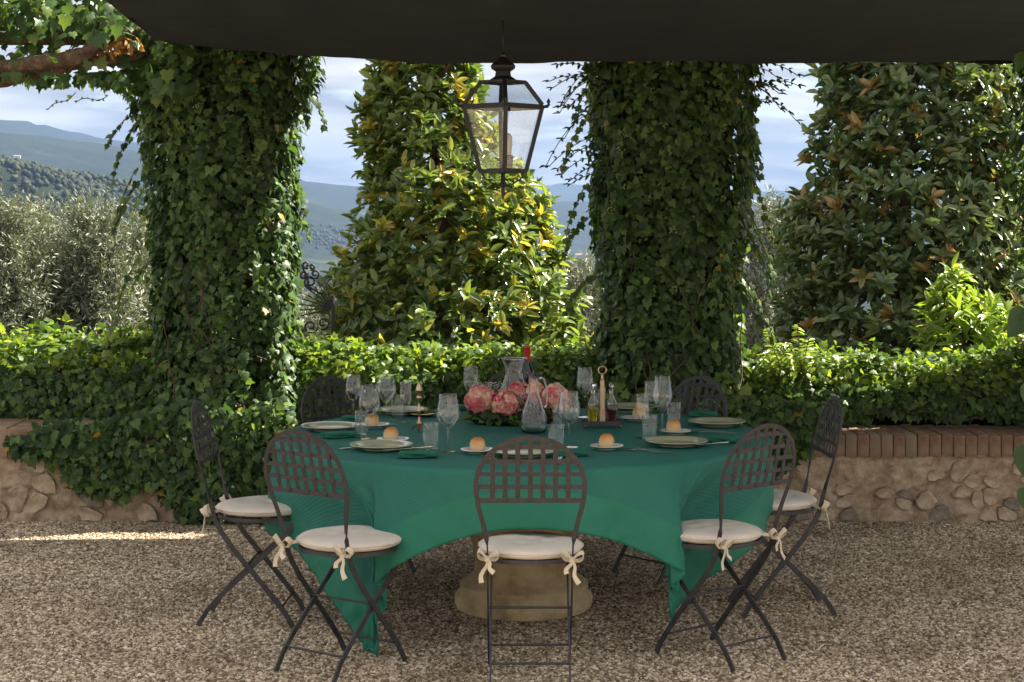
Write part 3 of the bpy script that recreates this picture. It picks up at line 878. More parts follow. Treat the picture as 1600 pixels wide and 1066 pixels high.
# ------------------------------------------------------------------ ivy hedge on the wall between the pillars
def make_hedge(x0, x1, ztop, label, seed, n, front_drop, parts=260):
    cx = (x0 + x1) / 2
    root = empty('ivy_hedge', (cx, 10.78, 0.0))
    tag(root, label, 'hedge', 'ivy hedges on the wall')
    rng = np.random.default_rng(seed)
    # profile: from the lower front edge, up the front, over the top and a little down the back
    prof = np.array([(-0.24, front_drop), (-0.29, 0.62), (-0.28, ztop - 0.16), (-0.20, ztop - 0.03), (0.0, ztop), (0.22, ztop - 0.04), (0.30, ztop - 0.25), (0.30, 0.2)])
    seg = np.diff(prof, axis=0); L = np.linalg.norm(seg, axis=1); cum = np.concatenate([[0], np.cumsum(L)])
    wgt = cum[-1]
    t = rng.random(n) ** 1.15 * wgt
    i = np.clip(np.searchsorted(cum, t) - 1, 0, len(L) - 1)
    fr = (t - cum[i]) / L[i]
    yz = prof[i] + seg[i] * fr[:, None]
    nrm = np.stack([-seg[i][:, 1], seg[i][:, 0]], -1) / L[i][:, None]
    px = rng.uniform(x0, x1, n)
    lump = fbm(px * 2.6 + seed, t * 2.2, 60 + seed, 4) * 0.11
    top = np.clip(nrm[:, 1], 0, 1)
    d = lump - np.abs(rng.normal(0, 0.045, n)) + 0.03 + top * np.abs(rng.normal(0, 0.045, n)) + np.where((top > .5) & (rng.random(n) < .05), rng.random(n) * .08, 0)
    P = np.stack([px - cx, yz[:, 0] + nrm[:, 0] * d, yz[:, 1] + nrm[:, 1] * d], -1)
    N0 = np.stack([rng.normal(0, .1, n), nrm[:, 0], nrm[:, 1]], -1)
    N = unit(N0 + np.array([0, -0.1, 0.35]) + rng.normal(0, 0.42, (n, 3)))
    T = np.array([0, -0.6, -0.7]) + N0 * 0.3 + rng.normal(0, 0.5, (n, 3))
    shoot = (top > 0.5) & (rng.random(n) < 0.35)
    N[shoot] = unit(rng.normal(0, 1, (shoot.sum(), 3)) + np.array([0, -0.5, 0.3])); T[shoot] = rng.normal(0, 0.5, (shoot.sum(), 3)) + np.array([0, -0.2, 0.8])
    S = rng.uniform(0.028, 0.066, n)
    R = rng.random(n)
    istop = (P[:, 2] > ztop - 0.10) & (rng.random(n) < 0.75)
    add_leaves(root, IVY, 'ivy', P[~istop], N[~istop], T[~istop], S[~istop], R[~istop] * 0.93, parts, np.where(P[~istop][:, 1] < -.15, rng.random((~istop).sum()) + S[~istop] * 6, -1), 'ivy_leaf', 'ivy_foliage')
    add_leaves(root, IVY, 'ivy_top', P[istop], N[istop], T[istop], S[istop] * 0.9, R[istop], 0, None, 'ivy_leaf', 'young_backlit_ivy_foliage')
    # woody inside, its dark colour standing for shade between the leaves
    nx = 40; vs = []; fs = []
    ring = [(-0.16, front_drop + 0.02), (-0.19, 0.62), (-0.17, ztop - 0.22), (0.0, ztop - 0.13), (0.18, ztop - 0.22), (0.2, 0.2), (0.2, -0.3), (-0.06, -0.3), (-0.06, front_drop)]
    for a in range(nx):
        xx = x0 + (x1 - x0) * a / (nx - 1)
        for (yy, zz) in ring:
            lo = float(fbm(np.array([xx * 2.6 + seed]), np.array([zz * 2.2]), 60 + seed, 3)[0]) * 0.05
            vs.append((xx - cx, yy + (lo if zz > 0.5 else 0), zz + (lo if zz > 0.6 else 0)))
    m_ = len(ring)
    for a in range(nx - 1):
        for k in range(m_):
            fs.append((a * m_ + k, a * m_ + (k + 1) % m_, (a + 1) * m_ + (k + 1) % m_, (a + 1) * m_ + k))
    MB().add(vs, fs).build('shaded_stem_mass', M['core'], root, True)
    for k in range(10):
        xx = rng.uniform(x0, x1) - cx; z = rng.uniform(front_drop, 0.6)
        pts = [(xx + 0.05 * q + rng.normal(0, .015), -0.26 + rng.normal(0, .012), z + 0.03 * q * rng.uniform(-.4, 1)) for q in range(7)]
        MB().tube(pts, 0.005, 5).build('stem', M['stem'], root, True)
    return root
make_hedge(-4.2, -2.02, 0.91, 'thick ivy hedge on the wall below the olive trees and valley view', 5, 11000, 0.50)
make_hedge(-1.30, 0.56, 0.88, 'ivy hedge with sunlit top stretching between the two pillars', 6, 11000, 0.30)
make_hedge(1.28, 3.9, 0.82, 'ivy hedge above the brick coping and under the dark magnolia', 7, 12500, 0.52)

# ------------------------------------------------------------------ vine on the pergola beam
def pergola_vine():
    root = empty('pergola_vine', (-2.6, 10.0, 2.5))
    tag(root, 'gnarled creeper with thick brown stems and leaves trained along the overhead pergola', 'vine')
    def P_(px, py, Y): return Vector(((px - 800) / 2800 * Y + 2.6, Y - 10.0, CAM_Z - (py - 330) / 2800 * Y - 2.5))
    for path, r in (([(-160, 120, 9.9), (-60, 116, 9.9), (20, 104, 9.85), (80, 96, 9.8), (125, 88, 9.8), (160, 66, 9.85), (205, 50, 9.9), (270, 40, 10.1)], 0.042),
                    ([(-160, 150, 10.1), (-40, 136, 10.05), (60, 114, 10.0), (130, 98, 10.0), (190, 92, 10.0), (240, 74, 10.1), (290, 66, 10.2)], 0.032),
                    ([(-160, 90, 10.2), (-20, 60, 10.1), (70, 50, 10.05), (150, 40, 10.1), (230, 34, 10.2)], 0.03)):
        pts = [P_(*q) for q in path]
        fine = []
        for i in range(len(pts) - 1):
            for s in range(4):
                p = pts[i].lerp(pts[i + 1], s / 4)
                fine.append(p + Vector((random.gauss(0, .006), random.gauss(0, .006), random.gauss(0, .006))))
        fine.append(pts[-1])
        MB().tube(fine, [r * random.uniform(.85, 1.15) for _ in fine], 10).build('vine_stem', M['vine_bark'], root, True)
    MB().box(-2.2, 0.95, 0.15, 0.27, 0.20, 0.34).build('beam', M['bark'], root)
    rng = np.random.default_rng(12)
    n = 2300
    px = rng.uniform(-200, 300, n)
    top = np.interp(px, [-200, 110, 200, 300], [-120, -60, 0, 30]); bot = np.interp(px, [-200, 0, 90, 150, 230, 300], [130, 120, 132, 128, 150, 150])
    f = rng.random(n)
    py = top + (bot - top) * f
    Y = 10.05 + rng.normal(0, 0.16, n) - 0.1 * (py < 60)
    P = np.stack([(px - 800) / 2800 * Y + 2.6, Y - 10.0, CAM_Z - (py - 330) / 2800 * Y - 2.5], -1)
    keep = ~((py > 55) & (py < 110) & (rng.random(n) < 0.72) & (px < 260))
    P = P[keep]; n = len(P)
    N = unit(np.array([0, -0.8, 0.35]) + rng.normal(0, .5, (n, 3))); T = np.array([0, -.1, -1.0]) + rng.normal(0, .4, (n, 3))
    add_leaves(root, IVY, 'creeper', P, N, T, rng.uniform(.045, .09, n), rng.random(n), 280, None, 'creeper_leaf', 'creeper_foliage')
    # withered bunch
    c = P_(188, 68, 9.8)
    k = 40
    Pd = np.array([[c.x + random.gauss(0, .05), c.y + random.gauss(0, .03), c.z + random.gauss(0, .035)] for _ in range(k)])
    o = link_mesh('withered_leaves', scatter_mesh('withered_leaves', OVAL, Pd, rng.normal(0, 1, (k, 3)) + np.array([0, -1, 0]), rng.normal(0, .5, (k, 3)) + np.array([0, 0, -1]), rng.uniform(.05, .085, k), M['dry'], rng.random(k)), root)
    # thin tendrils against the sky
    for a, b_ in (((118, 145), (75, 172)), ((168, 150), (120, 160)), ((210, 135), (196, 150))):
        pts = [P_(a[0] + (b_[0] - a[0]) * t / 6, a[1] + (b_[1] - a[1]) * t / 6 + 4 * math.sin(t), 10.0) for t in range(7)]
        tb = MB().tube(pts, 0.0025, 4).build('tendril', M['stem'], root)
        Pt = np.array([tuple(p) for p in pts])
        link_mesh('tendril_leaves', scatter_mesh('tendril_leaves', IVY, Pt, rng.normal(0, 1, (7, 3)), rng.normal(0, 1, (7, 3)), rng.uniform(.015, .03, 7), M['laurel'], rng.random(7)), tb)
pergola_vine()

# large creeper leaves hanging close by at the edge of the terrace
def edge_creeper():
    root = empty('climbing_creeper', (2.42, 8.2, 0))
    tag(root, 'creeper stem with a few very large leaves rising in front of the wall end', 'creeper')
    pts = [Vector((0.06 * math.sin(z * 3), 0.03 * math.cos(z * 4), z)) for z in np.linspace(0, 2.9, 30)]
    MB().tube(pts, [0.012 - 0.002 * z for z in np.linspace(0, 2.9, 30)], 7).build('stem', M['stem'], root, True)
    rng = np.random.default_rng(3)
    for z, s, sx in ((1.22, .17, -.05), (1.05, .12, .02), (0.92, .11, -.02), (0.62, .14, -.04), (0.50, .12, 0.02), (0.44, .11, -.06), (0.30, .12, 0.03), (1.5, .09, .03), (1.8, .10, .0), (2.2, .1, -.02), (2.42, .10, -.04), (2.6, .12, -.01), (2.05, .09, .02)):
        P = np.array([[sx - 0.04, -0.06, z + s * .5]])
        o_ = leaf_objects('large_leaf', root, LM['broad'], P, np.array([[-.3 + rng.normal(0, .3), -1, .6]]), np.array([[-.3, -.2, -1]]) + rng.normal(0, .2, (1, 3)), [s], [rng.uniform(.3, .9)])
edge_creeper()

# ------------------------------------------------------------------ trees beyond the wall
def whorl_tree(name, label, cat, base, rows, nclust, key, tmpl, lsize, seed, bronze, per=(6, 10), trunk_r=0.09, yscale=1.0, parts=280, ztop=4.6, gap=0.0, inner=0.35):
    """crown of leaf whorls filling an outline given as (z, x left, x right) rows in metres; base is the root point"""
    rng = np.random.default_rng(seed)
    bx, by, bz = base
    root = empty(name, base)
    tag(root, label, cat)
    zs_ = [r[0] for r in rows]; xl = [r[1] for r in rows]; xr = [r[2] for r in rows]
    z0, z1 = zs_[0], zs_[-1]
    # trunk and limbs
    cx0 = lambda z: float(np.interp(z, zs_, [(a + c) / 2 for a, c in zip(xl, xr)]))
    tp = [(cx0(z) * min(1, (z - bz) / 1.5) + bx * 0 - bx * 0 + (bx - bx), 0, z) for z in np.linspace(bz, z1 - 0.3, 12)]
    path = [Vector((bx + (cx0(z) - bx) * min(1, max(0, (z - z0) / (z1 - z0))) - bx, 0.03 * math.sin(z * 3), z - bz)) for z in np.linspace(bz, z1 - 0.3, 14)]
    MB().tube(path, [trunk_r * (1 - 0.8 * i / 13) for i in range(14)], 10).build('trunk', M['bark'], root, True)
    z = rng.uniform(z0, z1, nclust * 3)
    a, c = np.interp(z, zs_, xl), np.interp(z, zs_, xr)
    keep = rng.random(len(z)) < (c - a) / max(np.array(xr) - np.array(xl))
    z, a, c = z[keep][:nclust], a[keep][:nclust], c[keep][:nclust]
    n = len(z)
    hw = (c - a) / 2; mid = (a + c) / 2
    th = rng.random(n) * 2 * math.pi
    rr = np.sqrt(inner + (1 - inner) * rng.random(n))
    lump = 1 + 0.34 * fbm(th * 2.5, z * 2.5, seed, 3)
    cxp = mid + np.cos(th) * hw * rr * lump
    cyp = by + np.sin(th) * hw * rr * lump * yscale
    tip = np.stack([cxp - bx, cyp - by, z - bz], -1)
    out = np.stack([np.cos(th), np.sin(th), np.full(n, 0.95)], -1) + rng.normal(0, .3, (n, 3))
    out = unit(out)
    # limbs: one mesh per limb for the larger ones
    for i in rng.choice(n, min(26, n), replace=False):
        zb = max(tip[i, 2] - 0.55 * float(np.hypot(tip[i, 0], tip[i, 1])) - 0.1, 0.1)
        f = np.interp(zb, [0, z1 - bz], [0, 1])
        st = Vector(((mid[i] - bx) * 0.8, 0, zb)); en = Vector(tip[i])
        q = st.lerp(en, .5) + Vector((0, 0, -.04))
        MB().tube([st, q, en], [0.025, 0.016, 0.006], 6).build('limb', M['bark'], root, True)
    P = []; N = []; T = []; S = []; R = []
    for i in range(n):
        k = int(rng.integers(*per)); ax = out[i]
        u = np.cross(ax, [0.3, 0.1, 1.0]); u /= np.linalg.norm(u); w = np.cross(ax, u)
        br = rng.random() < bronze
        ph = rng.random() * 6.28
        for j in range(k):
            an = ph + j * 2.4; sp = rng.uniform(.45, 1.3) if not br else rng.uniform(.2, .7)
            d = ax + (u * math.cos(an) + w * math.sin(an)) * sp
            d = d / np.linalg.norm(d) + np.array([0, 0, 0.28])
            P.append(tip[i] - ax * rng.uniform(0, lsize * 0.9)); T.append(d); N.append(ax - d * 0.5 + np.array([0, -.15, .35]) + rng.normal(0, .38, 3))
            S.append(lsize * rng.uniform(.75, 1.2)); R.append(rng.uniform(.80, 1.0) if br else rng.uniform(0, .72))
    P, N, T, S, R = map(np.array, (P, N, T, S, R))
    add_leaves(root, tmpl, key, P, N, T, S, R, parts, np.where(True, -P[:, 1] + rng.random(len(P)) * .8, 0), 'leaf', 'foliage')
    return root

def px2x(px, Y): return (px - 800) / 2800 * Y
def px2z(py, Y): return CAM_Z - (py - 330) / 2800 * Y
def rows_px(Y, rows): return [(px2z(y, Y), px2x(a, Y), px2x(c, Y)) for y, a, c in rows]

Ym = 14.0
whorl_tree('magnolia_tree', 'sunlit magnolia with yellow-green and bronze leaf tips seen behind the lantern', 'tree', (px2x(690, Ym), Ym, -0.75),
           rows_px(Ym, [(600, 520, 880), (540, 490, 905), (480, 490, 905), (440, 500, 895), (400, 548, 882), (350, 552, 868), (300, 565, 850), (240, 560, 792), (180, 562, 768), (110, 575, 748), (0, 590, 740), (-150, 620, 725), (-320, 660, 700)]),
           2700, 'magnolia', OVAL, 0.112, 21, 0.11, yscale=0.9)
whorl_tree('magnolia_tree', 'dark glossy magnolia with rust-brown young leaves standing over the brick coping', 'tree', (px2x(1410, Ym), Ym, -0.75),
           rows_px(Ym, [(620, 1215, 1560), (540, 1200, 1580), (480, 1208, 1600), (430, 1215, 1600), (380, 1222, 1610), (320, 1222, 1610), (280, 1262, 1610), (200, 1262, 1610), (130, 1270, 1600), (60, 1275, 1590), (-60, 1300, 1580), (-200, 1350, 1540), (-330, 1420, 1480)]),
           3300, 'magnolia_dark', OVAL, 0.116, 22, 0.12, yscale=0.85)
Ys = 12.0
whorl_tree('laurel_shrub', 'bright yellow-green laurel shrub catching the sun in front of the dark magnolia', 'shrub', (px2x(1510, Ys), Ys, -0.45),
           rows_px(Ys, [(640, 1450, 1590), (560, 1440, 1600), (515, 1438, 1600), (480, 1445, 1590), (458, 1450, 1520), (438, 1462, 1510), (415, 1475, 1500)]),
           230, 'laurel', LANCE, 0.125, 23, 0.0, per=(7, 11), trunk_r=0.03, parts=200, inner=0.15)

def olive_tree(label, base, rows, n, seed, size=0.078):
    rng = np.random.default_rng(seed)
    bx, by, bz = base
    root = empty('olive_tree', base); tag(root, label, 'tree', 'grey-green trees beyond the terrace')
    zs_ = [r[0] for r in rows]; xl = [r[1] for r in rows]; xr = [r[2] for r in rows]
    MB().tube([(0.05 * math.sin(k), 0.04 * math.cos(k * 1.3), (zs_[-1] - bz) * k / 8 * .95) for k in range(9)], [0.10 * (1 - .85 * k / 8) for k in range(9)], 8).build('trunk', M['bark'], root, True)
    # sprays: upright twigs carrying narrow leaves
    ns = n // 42
    z = zs_[0] + (zs_[-1] - zs_[0]) * rng.random(ns * 2) ** 0.9
    a, c = np.interp(z, zs_, xl), np.interp(z, zs_, xr)
    kp = rng.random(len(z)) < (c - a) / max(np.array(xr) - np.array(xl)) + .08
    z, a, c = z[kp], a[kp], c[kp]; ns = len(z)
    th = rng.random(ns) * 6.283; rr = np.sqrt(rng.random(ns)) * (1 + .22 * fbm(th * 2, z * 1.8, seed, 3))
    hw, mid = (c - a) / 2, (a + c) / 2
    base_p = np.stack([mid + np.cos(th) * hw * rr - bx, np.sin(th) * hw * rr, z - bz], -1)
    ax = unit(np.stack([np.cos(th) * .5, np.sin(th) * .5, np.full(ns, 1.0)], -1) + rng.normal(0, .3, (ns, 3)))
    for i in rng.choice(ns, 12, replace=False):
        st = Vector((0, 0, max(base_p[i, 2] - .8, .3))); MB().tube([st, st.lerp(Vector(base_p[i]), .6) + Vector((0, 0, -.05)), Vector(base_p[i])], [.03, .02, .008], 5).build('limb', M['bark'], root, True)
    k = 42
    idx = np.repeat(np.arange(ns), k)
    t = rng.random(len(idx))
    P = base_p[idx] + ax[idx] * (t * .42)[:, None] + rng.normal(0, .035, (len(idx), 3))
    T = ax[idx] * .8 + rng.normal(0, .6, (len(idx), 3)); N = rng.normal(0, 1, (len(idx), 3)) + np.array([0, -.2, .5])
    tone = np.repeat(rng.random(ns), k)
    R = np.clip(rng.random(len(idx)) * .5 + tone * .5, 0, 1)
    o = link_mesh('foliage', scatter_mesh('foliage', SLIM, P, N, T, rng.uniform(.75, 1.3, len(idx)) * size, M['olive'], R), root)
    o['kind'] = 'stuff'
for lab, Y, pxc, rows, n, sd in (
    ('grey-green olive tree with a narrow pointed top at the far end of the hedge', 21, 10, [(600, -45, 70), (480, -50, 75), (400, -25, 55), (360, -5, 42), (330, 2, 34), (298, 8, 26)], 15000, 31),
    ('tall narrow olive tree between two wider ones above the ivy hedge', 22, 78, [(600, 25, 135), (480, 22, 135), (420, 40, 120), (370, 50, 108), (340, 58, 80), (308, 62, 72)], 15000, 32),
    ('olive tree with a rounded pale top in front of the wooded hill', 21.5, 150, [(600, 95, 205), (500, 92, 205), (430, 110, 190), (370, 122, 182), (340, 125, 176), (308, 135, 165)], 16000, 33),
    ('lower olive tree close against the ivy pillar', 22.5, 208, [(600, 165, 270), (500, 165, 270), (420, 180, 255), (370, 195, 240), (330, 205, 225)], 12000, 34),
    ('pale bushy olive tree between the yellow magnolia and the berried pillar', 24, 905, [(620, 850, 985), (520, 850, 985), (460, 865, 965), (420, 885, 950), (395, 900, 935)], 13000, 35),
    ('pale olive tree glimpsed between the berried pillar and the dark magnolia', 23, 1205, [(620, 1130, 1275), (520, 1135, 1270), (440, 1150, 1262), (400, 1165, 1250), (340, 1180, 1235), (300, 1195, 1222)], 15000, 36),
    ('low olive bush behind the wrought iron scrolls', 25, 480, [(620, 420, 560), (540, 425, 555), (480, 440, 535), (450, 460, 515)], 9000, 37)):
    bz = float(terrain_h(px2x(pxc, Y), Y)) - 0.05
    olive_tree(lab, (px2x(pxc, Y), Y, bz), rows_px(Y, [(y + 42, a, c) for y, a, c in rows]), n, sd)

# wrought iron screen with scrolls
def iron_screen():
    Y = 13.0
    root = empty('iron_screen', (px2x(495, Y), Y, -0.62))
    tag(root, 'rusty wrought iron screen with scrolls and a fan of bars beside the magnolia', 'ironwork')
    def Q(px, py): return Vector((px2x(px, Y) - px2x(495, Y), 0, px2z(py, Y) + 0.62))
    def spiral(cx, cy, r0, r1, a0, turns, sgn=1):
        return [Q(cx + (r0 + (r1 - r0) * t / 24) * math.cos(a0 + sgn * turns * 6.283 * t / 24), cy + (r0 + (r1 - r0) * t / 24) * math.sin(a0 + sgn * turns * 6.283 * t / 24)) for t in range(25)]
    for sp in (spiral(485, 441, 11, 2, 1.4, 1.4), spiral(492, 428, 8, 2, 2.6, 1.3, -1), spiral(474, 431, 7, 2, 0.2, 1.2, -1), spiral(478, 414, 6, 2, 1.0, 1.1), spiral(487, 417, 5, 1.5, 2.0, 1.1, -1),
               [Q(470, 410), Q(474, 422), Q(481, 434), Q(480, 446), Q(488, 452), Q(505, 460)], spiral(485, 510, 12, 3, 0, 1.3), spiral(505, 505, 10, 3, 2, 1.2, -1)):
        MB().tube(sp, 0.008, 6).build('scroll', M['iron'], root, True)
    hub = Q(520, 482)
    for a in range(9):
        an = math.pi * (0.92 + a * 0.062)
        e = hub + Vector((math.cos(an), 0, -math.sin(an) * .9 + .0)) * 0.24
        MB().tube([hub, e], 0.006, 5).build('fan_bar', M['iron'], root)
    MB().tube([Q(520, 462), Vector((Q(520, 0).x, 0, 0.0))], 0.014, 6).build('post', M['iron'], root)
iron_screen()

# far woods on the hills (a mass nobody could count) and a few far houses
def far_woods():
    rng = np.random.default_rng(51)
    tv = []; tf = []
    seg, ringz = 7, [(-.5, .55), (0.0, 1.0), (.55, .8), (.95, .35)]
    for z, r in ringz:
        for k in range(seg): q = random.uniform(.72, 1.2); tv.append((q * r * math.cos(6.283 * k / seg + z), q * r * math.sin(6.283 * k / seg + z), z * random.uniform(.85, 1.25)))
    for L in range(3):
        for k in range(seg):
            a, b_ = L * seg + k, L * seg + (k + 1) % seg
            tf += [(a, b_, b_ + seg), (a, b_ + seg, a + seg)]
    tv.append((0, 0, 1.15))
    for k in range(seg): tf.append((3 * seg + k, 3 * seg + (k + 1) % seg, len(tv) - 1))
    pts = []
    n = 22000
    y = np.concatenate([rng.uniform(800, 1700, n), rng.uniform(1700, 3600, n)])
    x = y * rng.uniform(-.34, .22, len(y))
    dens = fbm(x / 150, y / 260, 71, 4) + np.where(terrain_h(x, y) > -60, .22, -.02)
    k = rng.random(len(y)) < np.clip(dens * 2.6 + .05, 0, 1)
    x, y = x[k], y[k]
    z = terrain_h(x, y)
    m_ = len(x)
    S = rng.uniform(1.5, 3.6, m_) * (1 + np.clip(y - 1500, 0, 5000) / 4000)
    P = np.stack([x, y, z + S * .35], -1)
    N = np.array([0, 0, 1.0]) + rng.normal(0, .3, (m_, 3)); T = rng.normal(0, 1, (m_, 3)); T[:, 2] = 0
    o = link_mesh('far_woods', scatter_mesh('far_woods', (tv, tf), P, N, T, S, M['wood_far'], rng.random(m_), False))
    tag(o, 'hazy woodland covering the distant hills and valley', 'woods', kind='stuff')
far_woods()
M['house_wall'] = simple_mat('house_wall', [(0.62, 0.58, 0.50), (0.72, 0.68, 0.60)], 0.2, 0.9)
M['house_roof'] = simple_mat('house_roof', [(0.32, 0.16, 0.10), (0.42, 0.24, 0.16)], 0.3, 0.9)
for i, (px, Y, w, lab) in enumerate(((27, 3650, 13, 'white farmhouse alone high on the far left slope of the blue hill'), (88, 3500, 15, 'pale farmhouse in the hamlet on the blue hillside'), (97, 3520, 11, 'pale farmhouse in the hamlet on the blue hillside'),
        (128, 3450, 17, 'long pale farm building on the blue hillside below the ridge'), (178, 3300, 12, 'small pale house low on the blue hill near the pillar'), (112, 1700, 12, 'red-roofed house in the valley between olive trees'),
        (870, 4400, 22, 'pale farm sheds far out in the valley fields'), (905, 3900, 16, 'pale house in the valley beside the berried pillar'))):
    x = px2x(px, Y); z = float(terrain_h(x, Y))
    h = empty('farmhouse', (x, Y, z - 1)); tag(h, lab, 'house', 'far farmhouses')
    h.rotation_euler = (0, 0, random.uniform(-.4, .4))
    d = w * .6; hh = w * .5
    MB().box(-w / 2, w / 2, -d / 2, d / 2, 0, hh + 1).build('wall', M['house_wall'], h)
    MB().add([(-w * .54, -d * .56, hh + .9), (w * .54, -d * .56, hh + .9), (w * .54, d * .56, hh + .9), (-w * .54, d * .56, hh + .9), (-w * .54, 0, hh + w * .2), (w * .54, 0, hh + w * .2)],
             [(0, 1, 5, 4), (2, 3, 4, 5), (1, 2, 5), (3, 0, 4), (3, 2, 1, 0)]).build('roof', M['house_roof'], h)
    for k in (-.28, 0.02, .28):
        MB().box(w * k - w * .04, w * k + w * .04, -d / 2 - .12, -d / 2 + .05, hh * .45, hh * .8).build('window', M['bottle'], h)

# ------------------------------------------------------------------ shade net
def shade_net():
    root = empty('shade_net', (1.2, 9.5, 0)); tag(root, 'dark brown woven shade net stretched and sagging overhead', 'shade net')
    nx, ny = 140, 120
    xs_ = np.concatenate([np.linspace(-1.86, 3.4, nx - 30), np.linspace(3.5, 6.0, 30)]); ys_ = np.linspace(6.95, 10.45, ny)
    X, Y = np.meshgrid(xs_, ys_, indexing='ij')
    YK = np.interp(xs_, [-1.86, 0.8, 1.6, 9.5], [0.0, 0.1, 0.5, 0.5])[:, None] * np.clip((Y - 9.3) / 1.15, 0, 1)
    e = np.interp(xs_, [-1.86, -1.5, -1.0, -0.3, 0.5, 1.6, 2.6, 3.4, 9.5], [0.0, .45, .80, 1.0, 1.0, .94, .98, .95, .5])[:, None]
    hi = np.interp(ys_, [2.0, 5, 7, 8, 8.7, 9.3, 9.9, 10.45], [3.5, 3.1, 2.86, 2.74, 2.69, 2.66, 2.67, 2.70])[None]
    lo = np.interp(ys_, [2.0, 5, 7, 8, 8.7, 9.3, 9.9, 10.45], [3.3, 2.95, 2.74, 2.60, 2.545, 2.525, 2.585, 2.68])[None]
    Z = hi + (lo - hi) * e
    Z = Z + fbm(X * .9 + Y * .3, Y * 1.4, 91, 3) * 0.022 + fbm(X * 1.6, Y * 9 + X * 2, 95, 3) * 0.016 + 0.010 * np.sin(X * 9 + 4 * np.sin(Y * 1.1)) * np.clip(fbm(X * .8, Y * .8, 99, 2) * 3, 0, 1) + 0.006 * np.sin(X * 3.1 + np.sin(Y * 1.3) * 1.5)
    ii = np.arange(nx * ny).reshape(nx, ny)
    Fq = np.stack([ii[:-1, :-1], ii[1:, :-1], ii[1:, 1:], ii[:-1, 1:]], -1).reshape(-1, 4)
    m, nt, b, o = new_mat('shade_net')
    nt.links.new(ramp(nt, noise_tex(nt, 3, 5, .6, 'Object', (1, .25, 1)), [(0.3, (0.0115, 0.0130, 0.0165)), (0.7, (0.020, 0.0225, 0.0275))]), b.inputs['Base Color'])
    b.inputs['Roughness'].default_value = 0.8; b.inputs['Specular IOR Level'].default_value = 0.2
    bump(nt, noise_tex(nt, 60, 3, .6, 'Object', (.15, 4, 1)), .5, .01, b)
    tr = nt.nodes.new('ShaderNodeBsdfTransparent'); tl = nt.nodes.new('ShaderNodeBsdfTranslucent'); tl.inputs[0].default_value = (.06, .05, .04, 1)
    m1 = nt.nodes.new('ShaderNodeMixShader'); m1.inputs[0].default_value = .01
    nt.links.new(b.outputs[0], m1.inputs[1]); nt.links.new(tl.outputs[0], m1.inputs[2])
    m2 = nt.nodes.new('ShaderNodeMixShader'); m2.inputs[0].default_value = .0
    nt.links.new(m1.outputs[0], m2.inputs[1]); nt.links.new(tr.outputs[0], m2.inputs[2])
    nt.links.new(m2.outputs[0], o.inputs['Surface'])
    V = np.stack([X - 1.2, Y + YK - 9.5, Z], -1).reshape(-1, 3)
    net = link_mesh('net', np_mesh('net', V, Fq, m, smooth=True), root)
    hem = [(float(X[i, -1]) - 1.2, float(Y[i, -1] + YK[i, -1]) - 9.5, float(Z[i, -1])) for i in range(nx)]
    MB().bar([(a_, b_, c_ - .012) for a_, b_, c_ in hem], (0, 0, 1), .03, .004).build('hem', M['lantern'], root)
    edge = [(-1.86 - 1.2, y - 9.5, float(np.interp(y, [2.0, 5, 7, 8, 8.7, 9.3, 9.9, 10.45], [3.5, 3.1, 2.86, 2.74, 2.69, 2.66, 2.67, 2.70]))) for y in ys_[::3]]
    MB().tube(edge, 0.008, 6).build('edge_rope', M['lantern'], root, True)
    MB().tube([(x - 1.2, 10.45 + float(np.interp(x, [-1.86, 0.8, 1.6, 9.5], [0.0, 0.1, 0.5, 0.5])) - 9.5, 2.70) for x in np.linspace(-1.9, 6.0, 40)], 0.012, 8).build('support_rail', M['iron'], root, True)
shade_net()

